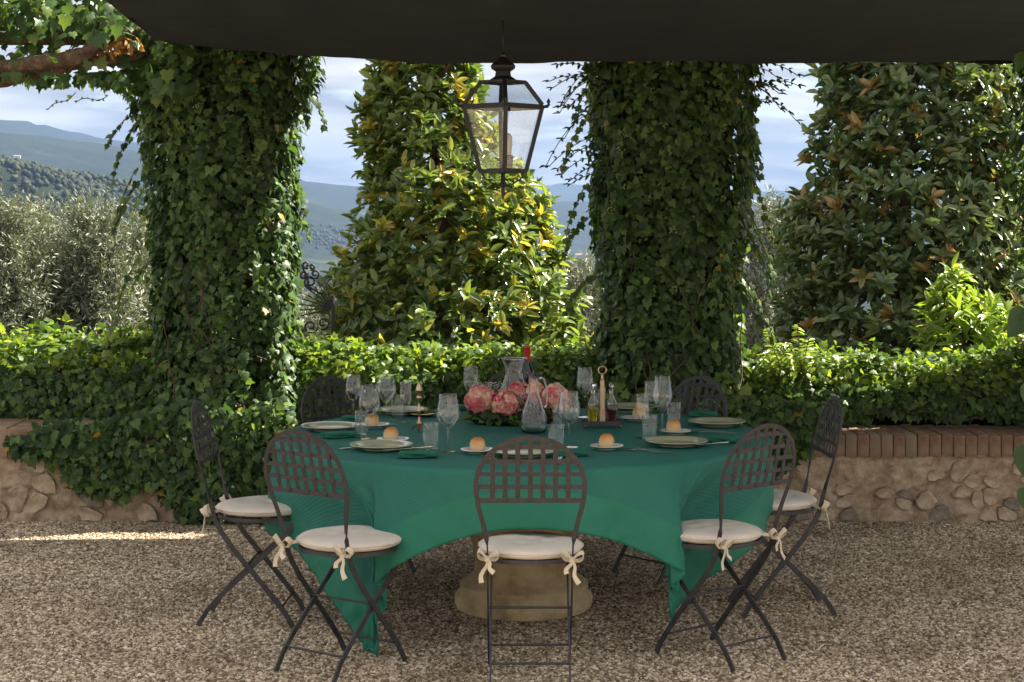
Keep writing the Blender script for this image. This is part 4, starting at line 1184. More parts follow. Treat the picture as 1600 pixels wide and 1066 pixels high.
# ------------------------------------------------------------------ lantern
def lantern():
    Y = 8.0; lx = px2x(786, Y)
    root = empty('hanging_lantern', (lx, Y, 1.80)); tag(root, 'dark metal four-sided hanging lantern with clear panes and bulb over the table', 'lantern')
    def q(z): return z - 1.80
    L = M['lantern']
    zt, zu, zb = 2.325, 2.215, 1.928; rt, ru, rb = 0.100, 0.176, 0.103
    dirs = [Vector((math.sin(a), -math.cos(a), 0)) for a in (math.radians(4 + 90 * k) for k in range(4))]
    def corner(r, z, k): return Vector((dirs[k % 4].x * r, dirs[k % 4].y * r, q(z)))
    for k in range(4):
        MB().bar([corner(ru, zu, k), corner(rb, zb, k)], dirs[k], 0.018, 0.019).build('corner_bar', L, root)
        MB().bar([corner(rt, zt, k), corner(ru, zu + .01, k)], dirs[k], 0.018, 0.019).build('corner_bar', L, root)
        for r, z, nm, h in ((ru, zu, 'upper_rail', .022), (rb, zb, 'lower_rail', .018), (rt, zt, 'top_rail', .016)):
            MB().bar([corner(r, z, k), corner(r, z, k + 1)], (0, 0, 1), h, 0.012).build(nm, L, root)
        for (r0, z0, r1, z1, nm) in ((rb, zb, ru, zu, 'pane'), (ru, zu, rt, zt, 'roof_pane')):
            a, b_, c, d = corner(r0 * .97, z0 + .006, k), corner(r0 * .97, z0 + .006, k + 1), corner(r1 * .97, z1 - .006, k + 1), corner(r1 * .97, z1 - .006, k)
            nrm = (b_ - a).cross(d - a).normalized() * .0015
            MB().add([p - nrm for p in (a, b_, c, d)] + [p + nrm for p in (a, b_, c, d)], [(3, 2, 1, 0), (4, 5, 6, 7), (0, 1, 5, 4), (1, 2, 6, 5), (2, 3, 7, 6), (3, 0, 4, 7)]).build(nm, M['lantern_glass'], root)
        tipo = corner(ru + .028, zu + .004, k)
        MB().tube([corner(ru, zu, k), tipo], .007, 6).lathe([(0, 0), (.008, .004), (.005, .012), (.009, .02), (.004, .03), (0, .036)], 8, tipo).build('corner_finial', L, root, True)
        c_ = dirs[k]
        def sp(cr, cz, r0, a0, turns, sg): return [Vector((c_.x * (cr + (r0 * (1 - .75 * t / 16)) * math.cos(a0 + sg * turns * 6.28 * t / 16)), c_.y * (cr + (r0 * (1 - .75 * t / 16)) * math.cos(a0 + sg * turns * 6.28 * t / 16)), q(cz + (r0 * (1 - .75 * t / 16)) * math.sin(a0 + sg * turns * 6.28 * t / 16)))) for t in range(17)]
        MB().tube([Vector((c_.x * r, c_.y * r, q(z))) for r, z in ((.012, 1.868), (.03, 1.858), (.042, 1.868), (.055, 1.880), (.078, 1.893), (.088, 1.905), (.088, 1.918), (.078, 1.924))], .0035, 6).tube(sp(.036, 1.866, .012, 0, 1.1, -1), .003, 6).build('scroll', L, root, True)
    MB().lathe([(0, q(2.318)), (.085, q(2.318)), (.062, q(2.335)), (.036, q(2.352)), (.033, q(2.372)), (.052, q(2.385)), (.056, q(2.398)), (.046, q(2.410)), (.026, q(2.425)), (.012, q(2.438)), (.014, q(2.448)), (.008, q(2.458)), (0, q(2.462))], 24).build('chimney', L, root, True, 40)
    MB().tube([(0, 0, q(2.458)), (0, 0, q(2.60))], .0035, 8).build('hanging_rod', L, root, True)
    MB().lathe([(0, q(1.935)), (.010, q(1.93)), (.009, q(1.885)), (.015, q(1.876)), (.015, q(1.862)), (.008, q(1.852)), (.009, q(1.832)), (.005, q(1.815)), (0, q(1.805))], 12).build('bottom_finial', L, root, True)
    MB().box(-.07, .07, -.006, .006, q(1.93), q(1.94)).box(-.006, .006, -.07, .07, q(1.9405), q(1.948)).build('bottom_bracket', L, root)
    hd = MB().lathe([(0, q(1.94)), (.022, q(1.94)), (.026, q(1.99)), (.028, q(1.995)), (.024, q(2.0)), (0, q(2.0))], 16, (.02, .02, 0)).build('bulb_holder', L, root, True, 40)
    MB().lathe([(.017, q(1.998)), (.018, q(2.02)), (.022, q(2.05)), (.021, q(2.08)), (.012, q(2.097)), (0, q(2.10))], 16, (.02, .02, 0)).build('bulb', M['bulb'], hd, True)
lantern()

# ------------------------------------------------------------------ chairs
def chair_proto():
    root = empty('folding_chair')
    I, IW = M['iron'], M['iron_worn']
    ch = {root: []}
    def part(o, par=None):
        par = par or root
        o.parent = par; ch.setdefault(par, []).append(o); return o
    lean = lambda z: -0.180 - (z - 0.45) * 0.24
    # arch and side posts of the back, one bent flat bar
    pts = []; wd = []; W = []
    side = [(.157, .43), (.157, .47), (.158, .52), (.161, .545), (.175, .61), (.190, .665), (.197, .71), (.199, .745)]
    arch = [(.199 * math.cos(a), .745 + .182 * math.sin(a)) for a in np.linspace(0, math.pi, 25)][1:-1]
    left = [(x, z) for x, z in side] + arch + [(-x, z) for x, z in reversed(side)]
    for x, z in left:
        pts.append((x, lean(z), z)); tw = 1 if z > .545 else (0.0 if z < .52 else (z - .52) / .025)
        W.append(.0175)
    Pv = [Vector(p) for p in pts]
    for i, p in enumerate(Pv):
        tg = (Pv[min(i + 1, len(Pv) - 1)] - Pv[max(i - 1, 0)]).normalized()
        nb = Vector((0, 1, .24)).normalized()          # normal of the back's plane
        inpl = tg.cross(nb)
        k = 1.0 if p.z > .56 else max(0.0, (p.z - .52) / .04)
        wd.append(tuple(inpl * k + Vector((0, 1, 0)) * (1 - k)))
    frame = part(MB().bar(pts, wd, W, .006).build('back_frame', IW, None, True, 35))
    # inner top arch band
    def wv(x, z, s): return (x, lean(z) + s * .0021, z)
    def half_at(z): return .199 * math.sqrt(max(0, 1 - ((z - .745) / .182) ** 2)) if z > .745 else float(np.interp(z, [.665, .71, .745], [.190, .197, .199]))
    zs_ = [.690, .742, .790, .838]
    xs_ = [-.138, -.092, -.046, 0, .046, .092, .138]
    for i, z in enumerate(zs_):
        hw = half_at(z) - .004
        pth = [wv(-hw, z, 0)] + [wv(x, z, 1 if (i + j) % 2 else -1) for j, x in enumerate(xs_) if abs(x) < hw - .012] + [wv(hw, z, 0)]
        part(MB().bar(pth, (0, 0, 1), .0180 if i == 0 else .0158, .003).build('horizontal_strap', IW), frame)
    hz = .888
    hw = half_at(hz) - .003
    part(MB().bar([wv(-hw, hz, 0), wv(-.05, hz + .004, .5), wv(0, hz + .006, 1), wv(.05, hz + .004, .5), wv(hw, hz, 0)], (0, 0, 1), .017, .003).build('horizontal_strap', IW), frame)
    for j, x in enumerate(xs_):
        zt = .745 + .182 * math.sqrt(1 - (x / .199) ** 2) - .004
        pth = [wv(x, .684, 0)] + [wv(x, z, -1 if (i + j) % 2 else 1) for i, z in enumerate(zs_) if z < zt - .015] + [wv(x, zt, 0)]
        part(MB().bar(pth, (1, 0, 0), .0180, .003).build('vertical_strap', IW), frame)
    # legs: the posts run on to the front feet, the other pair runs from the seat front to the rear feet
    fl = [(-.180, .45), (-.155, .40), (-.110, .335), (-.050, .262), (.020, .180), (.080, .105), (.125, .045), (.150, .0)]
    rl = [(.165, .45), (.125, .395), (.065, .335), (.0, .275), (-.075, .205), (-.150, .135), (-.215, .065), (-.255, .0)]
    for s in (-1, 1):
        part(MB().bar([(s * .157, y, z) for y, z in fl], (0, .72, .69), .0205, .007).build('leg', I, None, True, 35))
        part(MB().bar([(s * .146, y, z) for y, z in rl], (0, -.72, .69), .0205, .007).build('leg', I, None, True, 35))
    for y, z, hw in ((.100, .080, .154), (-.198, .083, .143), (-.048, .256, .156)):
        part(MB().tube([(-hw, y, z), (hw, y, z)], .0045, 8).build('stretcher', I, None, True, 40))
    # seat ring with slats
    ring = [(.192 * math.sin(a), .19 * math.cos(a) - .005, .452) for a in np.linspace(0, 2 * math.pi, 37)]
    ring = [(x, max(y, -.183), z) for x, y, z in ring]
    sf = part(MB().bar(ring, (0, 0, 1), .016, .006).build('seat_frame', I, None, True, 35))
    for y in (-.12, -.06, 0, .06, .12):
        w = .192 * math.sqrt(1 - (y / .192) ** 2) - .004
        part(MB().bar([(-w, y, .450), (w, y, .450)], (0, 1, 0), .026, .003).build('seat_slat', I), sf)
    # padded cushion with tufts
    nr_, na = 16, 48
    vs = []; fs = []
    tuft = [(0, 0)] + [(.085 * math.cos(a), .085 * math.sin(a)) for a in (0.6, 1.86, 3.1, 4.37, 5.6)]
    R = .203
    def hgt(x, y, top):
        r = math.hypot(x, y) / R
        e = (1 - min(r, 1) ** 4) ** .5
        h = .5 * .050 * e
        if top:
            for tx, ty in tuft: h -= .012 * math.exp(-((x - tx) ** 2 + (y - ty) ** 2) / .00045)
            return .4845 + h + .003 * e * math.sin(22 * x + 3) * math.sin(19 * y)
        return .4845 - .025 * (1 - min(r, 1) ** 12) ** .5
    for top in (1, 0):
        for i in range(nr_ + 1):
            r = R * (1 - (1 - i / nr_) ** 2.2)
            for k in range(na):
                a = 6.28318 * k / na; rr = r * (1 + .012 * math.sin(5 * a + 1))
                x, y = rr * math.cos(a), rr * math.sin(a)
                vs.append((x, y + .005, hgt(x, y, top)))
    for t in (0, 1):
        o0 = t * (nr_ + 1) * na
        for i in range(nr_):
            for k in range(na):
                k2 = (k + 1) % na
                oo = 0 if i + 1 == nr_ else o0                 # both skins share the rim
                f = (o0 + i * na + k, oo + (i + 1) * na + k, oo + (i + 1) * na + k2, o0 + i * na + k2)
                fs.append(f if t == 0 else f[::-1])
    cu = part(MB().add(vs, fs).build('cushion', M['cushion'], None, True))
    # piping round the rim
    part(MB().tube([(R * 1.002 * (1 + .012 * math.sin(5 * a + 1)) * math.cos(a), R * 1.002 * (1 + .012 * math.sin(5 * a + 1)) * math.sin(a) + .005, .4845) for a in np.linspace(0, 6.2832, 49)], .0030, 6).build('piping', M['cushion'], None, True), cu)
    for tx, ty in tuft:
        part(MB().lathe([(0, .004), (.005, .003), (.007, 0), (0, -.003)], 8, (tx, ty + .005, .4985)).build('button', M['cushion'], None, True), cu)
    # bows tied round the posts
    for s in (-1, 1):
        kx, ky, kz = s * .160, -.196, .470
        mb = MB()
        mb.lathe([(0, -.014), (.012, -.008), (.013, .006), (0, .013)], 8, (kx, ky - .006, kz))
        rnd = random.Random(s + 5)
        for q, (dx_, dz_) in enumerate(((1.0, .35), (-.8, .45))):
            lp = [(kx + dx_ * .045 * math.sin(t) , ky - .008 - .012 * math.sin(2 * t), kz + dz_ * .05 * math.sin(t) + .016 * math.sin(2 * t)) for t in np.linspace(0, math.pi, 9)]
            mb.bar(lp, (.1, .8, .5), [.012 + .010 * math.sin(t) for t in np.linspace(0, math.pi, 9)], .0025)
        for dx_, ln in ((.28 * s, .085), (-.35 * s, .065)):
            tl = [(kx + dx_ * ln * t + .006 * math.sin(t * 7), ky - .012 - .012 * t, kz - ln * t * (1 if dx_ * s > 0 else .75)) for t in np.linspace(0, 1, 7)]
            mb.bar(tl, (1, .3, 0), [.008 + .012 * t for t in np.linspace(0, 1, 7)], .0022)
        # tape from the cushion to the post
        mb.bar([(s * .115, -.150, .482), (s * .140, -.178, .476), (kx, ky + .012, kz)], (0, .3, 1), .013, .003)
        part(mb.build('tie_bow', M['tie'], None, True, 50), cu)
    return root, ch
CH, CHT = chair_proto()
TX, TY, TR, TZ = 0.05, 7.945, 1.07, 0.76
CHAIRS = [(0.067, 6.80, 0.0, 'iron folding chair with its back straight across the stone pedestal and front plate'),
          (-0.63, 6.94, -36, 'iron folding chair beside the tablecloth corner that trails on the gravel'),
          (0.79, 7.10, 40, 'iron folding chair in front of the raised short tablecloth corner and two forks'),
          (-1.066, 7.70, -92, 'iron folding chair seen edge-on in front of the ivy pillar with spilling ivy'),
          (1.135, 7.88, 94, 'iron folding chair seen edge-on in front of the bare rubble wall'),
          (-0.69, 8.66, -130, 'iron folding chair across the table behind tall glasses by the ivy pillar'),
          (0.71, 8.66, 130, 'iron folding chair across the table behind tall glasses by the cruets'),
          (0.03, 9.02, 180, 'iron folding chair across the table hidden behind the hydrangeas and decanter')]
for i, (x, y, a, lab) in enumerate(CHAIRS):
    c = CH if i == 0 else copy_tree(CH, CHT)
    c.location = (x, y, 0); c.rotation_euler = (0, 0, math.radians(a))
    for q in COL.objects:
        if q.parent == c and q.name.startswith('cushion'):
            q.rotation_euler = (random.uniform(-.012, .012), random.uniform(-.012, .012), random.uniform(-.07, .07)); q.scale = (1 + random.uniform(-.03, .03), 1 + random.uniform(-.02, .02), 1.0)
    tag(c, 'dark ' + lab, 'chair', 'folding chairs round the table')

# ------------------------------------------------------------------ table and cloth
tb = empty('stone_table', (TX, TY, 0)); tag(tb, 'round table on a heavy ochre stone pedestal under the green cloth', 'table')
prof = [(0, 0), (.298, 0), (.305, .02), (.305, .045), (.292, .062), (.282, .075), (.284, .105), (.270, .118), (.232, .14), (.212, .19), (.222, .26), (.252, .36), (.280, .45), (.292, .52), (.290, .58), (.27, .70), (0, .70)]
mb = MB(); mb.lathe(prof, 64)
rnd = random.Random(2)
V_ = []
for p in mb.v:
    a = math.atan2(p[1], p[0]); k = 1 + .018 * math.sin(3 * a + p[2] * 7) * math.sin(5 * p[2] + 1) + .006 * math.sin(17 * a + 31 * p[2])
    V_.append((p[0] * k, p[1] * k, p[2]))
mb.v = V_
mb.build('pedestal', M['pedestal'], tb, True, 50)
MB().lathe([(0, .695), (.99, .695), (1.03, .705), (1.04, .73), (1.035, .748), (1.025, .753), (0, .753)], 72).build('tabletop', M['tabletop'], tb, True, 40)

AX = 1.07                                             # the cloth is a little wider than deep
def drape(a=1.32, n=121, steps=0, seed=3):
    rng = np.random.default_rng(seed)
    g = np.linspace(-a, a, n); h = g[1] - g[0]
    U, Vv = np.meshgrid(g * AX, g, indexing='ij')          # U -> x, V -> y (towards the back)
    rot = math.radians(1.5)
    X0 = U * math.cos(rot) - Vv * math.sin(rot) - .06; Y0 = U * math.sin(rot) + Vv * math.cos(rot)
    r = np.hypot(X0, Y0)
    zt = TZ + .003
    Rr = TR
    over = np.maximum(r - Rr, 0)
    th0 = np.arctan2(X0, -Y0)                          # cloth angle, 0 at the side facing the terrace
    pin = r < Rr - .015
    # each hanging corner starts as a folded-back pleat, the rest in soft flutes
    d2 = np.degrees(np.abs(th0))
    fold_t = np.interp(d2, [0, 20, 31.5, 36, 40, 45, 51, 58, 67, 78, 90, 118, 128, 135, 142, 152, 180], [0, 20, 32.0, 30.2, 32.6, 31.5, 37.5, 47, 60, 76, 90, 118, 131, 128, 132, 150, 180])
    fold_r = np.interp(d2, [0, 20, 30, 33, 36, 40, 45, 51, 58, 67, 78, 90, 118, 128, 135, 142, 152, 180], [0, .005, .036, .030, -.005, -.012, -.040, -.085, -.090, -.05, .0, .0, .0, .05, -.02, .05, 0, 0])
    bl = np.clip(over / .32, 0, 1); bl = bl * bl * (3 - 2 * bl)
    ang = np.sign(th0) * np.radians(d2 + (fold_t - d2) * bl)
    side = np.clip((d2 - 5) / 25, 0.35, 1)
    ov = np.clip(over / .35, 0, 1.4)
    flute = (.024 * np.sin(11 * th0 + 1.3 * np.sin(2 * th0)) + .012 * np.sin(23 * th0 + 2.1 * np.sin(3 * th0) + .7)) * ov * side
    flute = flute + .018 * fbm(U * 7, Vv * 7, 19, 3) * ov + .004 * fbm(U * 22, Vv * 22, 23, 2) * np.clip(over / .1, 0, 1)
    rad = np.where(r > Rr, Rr + np.minimum(over, .02) + over * .045 + fold_r * bl + flute, r)
    short = 1 - .17 * np.exp(-((np.degrees(th0) - 45) / 9) ** 2) - .05 * np.exp(-((np.degrees(th0) + 46) / 8) ** 2)                         # one tip is caught up in its fold
    drop = np.where(over < .03, over * over / .06, over - .015) * .97 * short
    p = np.stack([rad * np.sin(ang), -rad * np.cos(ang), np.maximum(zt - drop, .010 + .012 * (1 + np.sin(U * 40)) * (drop > .7))], -1)
    tips = [((0, 0), np.array([-.555, -.83, .016])), ((n - 1, 0), np.array([.525, -.82, .105]))]
    top = p.copy(); top[..., 2] = zt
    p[pin] = top[pin]
    v = np.zeros_like(p)
    w = np.where(pin, 0.0, 1.0)[..., None]
    cols = [np.array([c[0] - TX, c[1] - TY]) for c in CHAIRS[:3]]
    def con(A, B, L, stiff):
        d = p[B] - p[A]; ln = np.linalg.norm(d, axis=-1, keepdims=True)
        wa, wb = w[A], w[B]; ws = wa + wb; ws[ws == 0] = 1
        c = d * ((ln - L) / np.maximum(ln, 1e-9)) * stiff / ws
        p[A] += c * wa; p[B] -= c * wb
    S = slice
    def pairs(dx_, dy_):
        out = []
        step = max(abs(dx_), abs(dy_))
        for off in range(2 * step if True else 2):
            if off % step and step == 1: continue
        # colour by parity along the main axis
        if dx_ > 0 and dy_ == 0:
            for o in range(2 * dx_):
                ia = np.arange(o, n - dx_, 2 * dx_)
                if len(ia): out.append(((ia[:, None], np.arange(n)[None]), (ia[:, None] + dx_, np.arange(n)[None])))
        elif dx_ == 0:
            for o in range(2 * dy_):
                ja = np.arange(o, n - dy_, 2 * dy_)
                if len(ja): out.append(((np.arange(n)[:, None], ja[None]), (np.arange(n)[:, None], ja[None] + dy_)))
        else:
            for o in range(2):
                ia = np.arange(o, n - 1, 2)
                if dy_ > 0: out.append(((ia[:, None], np.arange(n - 1)[None]), (ia[:, None] + 1, np.arange(n - 1)[None] + 1)))
                else: out.append(((ia[:, None], np.arange(1, n)[None]), (ia[:, None] + 1, np.arange(1, n)[None] - 1)))
        return out
    st = [(A, B, h * AX, 1.0) for A, B in pairs(1, 0)] + [(A, B, h, 1.0) for A, B in pairs(0, 1)]
    sh = [(A, B, h * math.hypot(1, AX), .35) for A, B in pairs(1, 1) + pairs(1, -1)]
    bd = [(A, B, h * 3, .10) for A, B in pairs(3, 0) + pairs(0, 3)]
    dt = 1 / 60
    for it in range(steps):
        prev = p.copy()
        v[..., 2] -= 9.8 * dt
        v *= .90
        p = p + v * dt * w
        for _ in range(3):
            for A, B, L, s in st + sh + bd: con(A, B, L, s)
        # collisions
        rr = np.hypot(p[..., 0], p[..., 1])
        rim = (rr < TR + .004) & (p[..., 2] < zt) & (p[..., 2] > .66) & ~pin
        f = np.where(rim, (TR + .004) / np.maximum(rr, 1e-6), 1.0)
        p[..., 0] *= f; p[..., 1] *= f
        p[..., 2] = np.maximum(p[..., 2], .012)
        inn = (rr < TR - .002) & (p[..., 2] >= zt - .03) & (p[..., 2] < zt)
        p[..., 2] = np.where(inn, zt, p[..., 2])
        for cc in cols:
            d = p[..., :2] - cc
            dl = np.hypot(d[..., 0], d[..., 1])
            hit = (dl < .222) & (p[..., 2] < .520)
            if hit.any():
                inward = -cc / np.linalg.norm(cc)
                dd = d / np.maximum(dl, 1e-6)[..., None] * .5 + inward * .5
                dd /= np.maximum(np.linalg.norm(dd, axis=-1), 1e-6)[..., None]
                p[..., :2] += dd * ((.222 - dl) * .6)[..., None] * hit[..., None]
        p[pin] = top[pin]
        pass
        v = (p - prev) / dt
        sp = np.linalg.norm(v, axis=-1, keepdims=True)
        v *= np.minimum(1, 3 / np.maximum(sp, 1e-6))
    for _ in range(5):                                    # let the threads even out
        for A, B, L, q in st + sh: con(A, B, L, q * .35)
        p[pin] = top[pin]
    # faint creases on the flat top
    p[..., 2] += np.where(pin, .0012 * fbm(U * 4, Vv * 4, 15, 3) + .001, 0)
    return p, U, Vv, n, a
CP, CU, CV, CN, CA = drape()
ii = np.arange(CN * CN).reshape(CN, CN)
Fq = np.stack([ii[:-1, :-1], ii[1:, :-1], ii[1:, 1:], ii[:-1, 1:]], -1).reshape(-1, 4)
m, nt, b, o = new_mat('green_tablecloth')
au = nt.nodes.new('ShaderNodeAttribute'); au.attribute_name = 'cu'
av = nt.nodes.new('ShaderNodeAttribute'); av.attribute_name = 'cv'
def math_(op, a, b_=None, c=None):
    n_ = nt.nodes.new('ShaderNodeMath'); n_.operation = op
    for i, q in enumerate((a, b_)):
        if q is None: continue
        if isinstance(q, (int, float)): n_.inputs[i].default_value = q
        else: nt.links.new(q, n_.inputs[i])
    return n_.outputs[0]
uo, vo_ = au.outputs['Fac'], av.outputs['Fac']
edge = math_('MAXIMUM', math_('SUBTRACT', math_('ABSOLUTE', uo), CA * (AX - 1)), math_('ABSOLUTE', vo_))
border = math_('GREATER_THAN', edge, CA - 0.150)
seam = math_('COMPARE', edge, CA - 0.150); seam.node.inputs[2].default_value = 0.003
d1 = math_('SINE', math_('MULTIPLY', math_('ADD', uo, vo_), 165.0)); d2 = math_('SINE', math_('MULTIPLY', math_('SUBTRACT', uo, vo_), 165.0))
dia = math_('MAXIMUM', math_('POWER', math_('ABSOLUTE', d1), 6.0), math_('POWER', math_('ABSOLUTE', d2), 6.0))
nzc = noise_tex(nt, 5, 5)
base = ramp(nt, nzc, [(0.3, (0.016, 0.122, 0.097)), (0.7, (0.022, 0.150, 0.121))])
mxd = nt.nodes.new('ShaderNodeMix'); mxd.data_type = 'RGBA'
nt.links.new(math_('MULTIPLY', dia, 0.30), mxd.inputs['Factor']); nt.links.new(base, mxd.inputs[6]); mxd.inputs[7].default_value = (0.045, 0.20, 0.16, 1)
mxb = nt.nodes.new('ShaderNodeMix'); mxb.data_type = 'RGBA'
nt.links.new(border, mxb.inputs['Factor']); nt.links.new(mxd.outputs[2], mxb.inputs[6]); mxb.inputs[7].default_value = (0.020, 0.168, 0.112, 1)
nt.links.new(mxb.outputs[2], b.inputs['Base Color'])
b.inputs['Specular IOR Level'].default_value = 0.24
nt.links.new(math_('SUBTRACT', 0.70, math_('MULTIPLY', border, 0.12)), b.inputs['Roughness'])
b.inputs['Sheen Weight'].default_value = 0.0
hgt_ = math_('ADD', math_('MULTIPLY', math_('MULTIPLY', dia, math_('SUBTRACT', 1.0, border)), 0.6), math_('MULTIPLY', noise_tex(nt, 9, 6, .6), 1.2))
crs = None
for src in (uo, vo_):
    for c_ in (-.66, 0.0, .66):
        q_ = math_('COMPARE', src, c_); q_.node.inputs[2].default_value = .005
        crs = q_ if crs is None else math_('ADD', crs, q_)
hgt_ = math_('ADD', hgt_, math_('ADD', math_('MULTIPLY', crs, .7), math_('ADD', math_('MULTIPLY', seam, 1.0), math_('MULTIPLY', noise_tex(nt, 34, 5, .6), .5))))
bump(nt, hgt_, 0.32, 0.006, b)
tl = nt.nodes.new('ShaderNodeBsdfTranslucent'); tl.inputs[0].default_value = (0.02, 0.2, 0.12, 1)
ms = nt.nodes.new('ShaderNodeMixShader'); ms.inputs[0].default_value = .04
nt.links.new(b.outputs[0], ms.inputs[1]); nt.links.new(tl.outputs[0], ms.inputs[2]); nt.links.new(ms.outputs[0], o.inputs['Surface'])
cl = link_mesh('tablecloth', np_mesh('tablecloth', CP.reshape(-1, 3), Fq, m, {'cu': CU.ravel(), 'cv': CV.ravel()}, True))
cl.location = (TX, TY, 0)
md = cl.modifiers.new('smooth', 'SUBSURF'); md.levels = 1; md.render_levels = 1
md = cl.modifiers.new('cloth_thickness', 'SOLIDIFY'); md.thickness = .0015; md.offset = -1
tag(cl, 'emerald green square tablecloth with plain satin border draped over the round table', 'tablecloth')

# ------------------------------------------------------------------ things on the table
ZT = TZ + .0065
def on_table(px, py):
    Y = 2800 * (CAM_Z - ZT) / (py - 330)
    return ((px - 800) / 2800 * Y, Y, ZT)

def thing(name, px, py, label, cat, group=None, rz=0.0, dz=0.0):
    x, y, z = on_table(px, py)
    return tag(empty(name, (x, y, z + dz), rz), label, cat, group)

def plate(px, py, label, r=.132):
    o = MB().lathe([(0, .006), (r * .60, .006), (r * .70, .009), (r * .74, .014), (r * .97, .020), (r, .0215), (r * .995, .024), (r * .96, .0235), (r * .74, .0175), (r * .68, .012), (r * .6, .0095), (0, .0095)][::-1] + [(0, .0), (r * .55, .0), (r * .62, .001), (r * .64, .006)][:0], 56)
    o.lathe([(r * .50, .007), (r * .50, 0), (r * .56, 0), (r * .57, .007)], 48)
    ob = o.build('dinner_plate', M['plate'], None, True, 40)
    x, y, z = on_table(px, py); ob.location = (x, y, z)
    tag(ob, label, 'plate', 'sage green dinner plates')
    return ob
for px, py, lab in ((596, 702, 'sage dinner plate with a bread roll behind it near the trailing cloth corner'), (516, 672, 'sage dinner plate by a folded napkin at the chair before the ivy pillar'),
                    (1057, 696, 'sage dinner plate with silver forks at its side and a roll behind'), (1120, 665, 'sage dinner plate at the chair before the rubble wall'),
                    (818, 712, 'sage dinner plate seen through the woven chair back'), (628, 646, 'sage dinner plate behind tall glasses across the table'), (986, 641, 'sage dinner plate across the table beside the cruet stand'),
                    (795, 641, 'sage dinner plate across the table hidden by the flowers')):
    plate(px, py, lab)

M['bread'] = None
m, nt, b, o = new_mat('bread_crust')
g_ = nt.nodes.new('ShaderNodeTexCoord'); s_ = nt.nodes.new('ShaderNodeSeparateXYZ'); nt.links.new(g_.outputs['Object'], s_.inputs[0])
nn = nt.nodes.new('ShaderNodeMath'); nn.operation = 'MULTIPLY_ADD'; nn.inputs[1].default_value = 24; nn.inputs[2].default_value = -.35
nt.links.new(s_.outputs['Z'], nn.inputs[0])
na_ = nt.nodes.new('ShaderNodeMath'); na_.operation = 'ADD'
nb_ = nt.nodes.new('ShaderNodeMath'); nb_.operation = 'MULTIPLY_ADD'; nb_.inputs[1].default_value = .5; nb_.inputs[2].default_value = -.25
nt.links.new(noise_tex(nt, 30, 3), nb_.inputs[0]); nt.links.new(nn.outputs[0], na_.inputs[0]); nt.links.new(nb_.outputs[0], na_.inputs[1])
nt.links.new(ramp(nt, na_.outputs[0], [(0.05, (0.66, 0.50, 0.29)), (0.45, (0.60, 0.34, 0.12)), (0.9, (0.44, 0.17, 0.035))]), b.inputs['Base Color'])
b.inputs['Roughness'].default_value = .45
bump(nt, noise_tex(nt, 60, 4), .3, .003, b)
M['bread'] = m
def side_plate(px, py, lab, blab, bdx=0.0, bread=True):
    r = .070
    mb = MB().lathe([(0, .004), (r * .66, .004), (r * .78, .009), (r, .015), (r * .99, .017), (r * .76, .0115), (r * .64, .0065), (0, .0065)][::-1], 40).lathe([(r * .5, .005), (r * .5, 0), (r * .58, 0), (r * .6, .005)], 40)
    ob = mb.build('side_plate', M['side_plate'], None, True, 40)
    x, y, z = on_table(px, py); ob.location = (x, y, z)
    tag(ob, lab, 'plate', 'small bread plates')
    if bread:
        R = .0320
        rb = random.Random(px)
        mb = MB().lathe([(0, 0), (R * .72, .0), (R * .93, R * .28), (R, R * .75), (R * .95, R * 1.15), (R * .78, R * 1.5), (R * .48, R * 1.72), (0, R * 1.80)], 28)
        mb.v = [(p[0] * (1 + .05 * math.sin(3 * math.atan2(p[1], p[0]) + rb.random() * .2)) * rb.uniform(.99, 1.01), p[1], p[2] * (1 + .04 * p[0] / R)) for p in mb.v]
        ob = mb.build('bread_roll', M['bread'], None, True)
        ob.location = (x + bdx, y, z + .0068); ob.rotation_euler = (0, 0, rb.random() * 6)
        tag(ob, blab, 'bread roll', 'round bread rolls')
side_plate(585, 668, 'small bread plate behind the tall-stemmed glass by the ivy pillar', 'golden bread roll seen through a wine glass stem', -.012)
side_plate(614, 691, 'small bread plate tucked behind a sage dinner plate', 'golden bread roll standing just behind a sage dinner plate', -.008)
side_plate(746, 708, 'small bread plate on open cloth beside spoons', 'golden bread roll on open cloth in front of the hydrangeas', 0)
side_plate(948, 702, 'small bread plate on open cloth in front of the cruet stand', 'golden bread roll on open cloth in front of the cruet stand', 0)
side_plate(1056, 678, 'small bread plate behind two tall glasses and a sage plate', 'golden bread roll behind the plate with forks and tall glasses', -.012)
side_plate(992, 657, 'small bread plate across the table half hidden by glasses', 'bread roll half hidden by a flute glass across the table', .02)

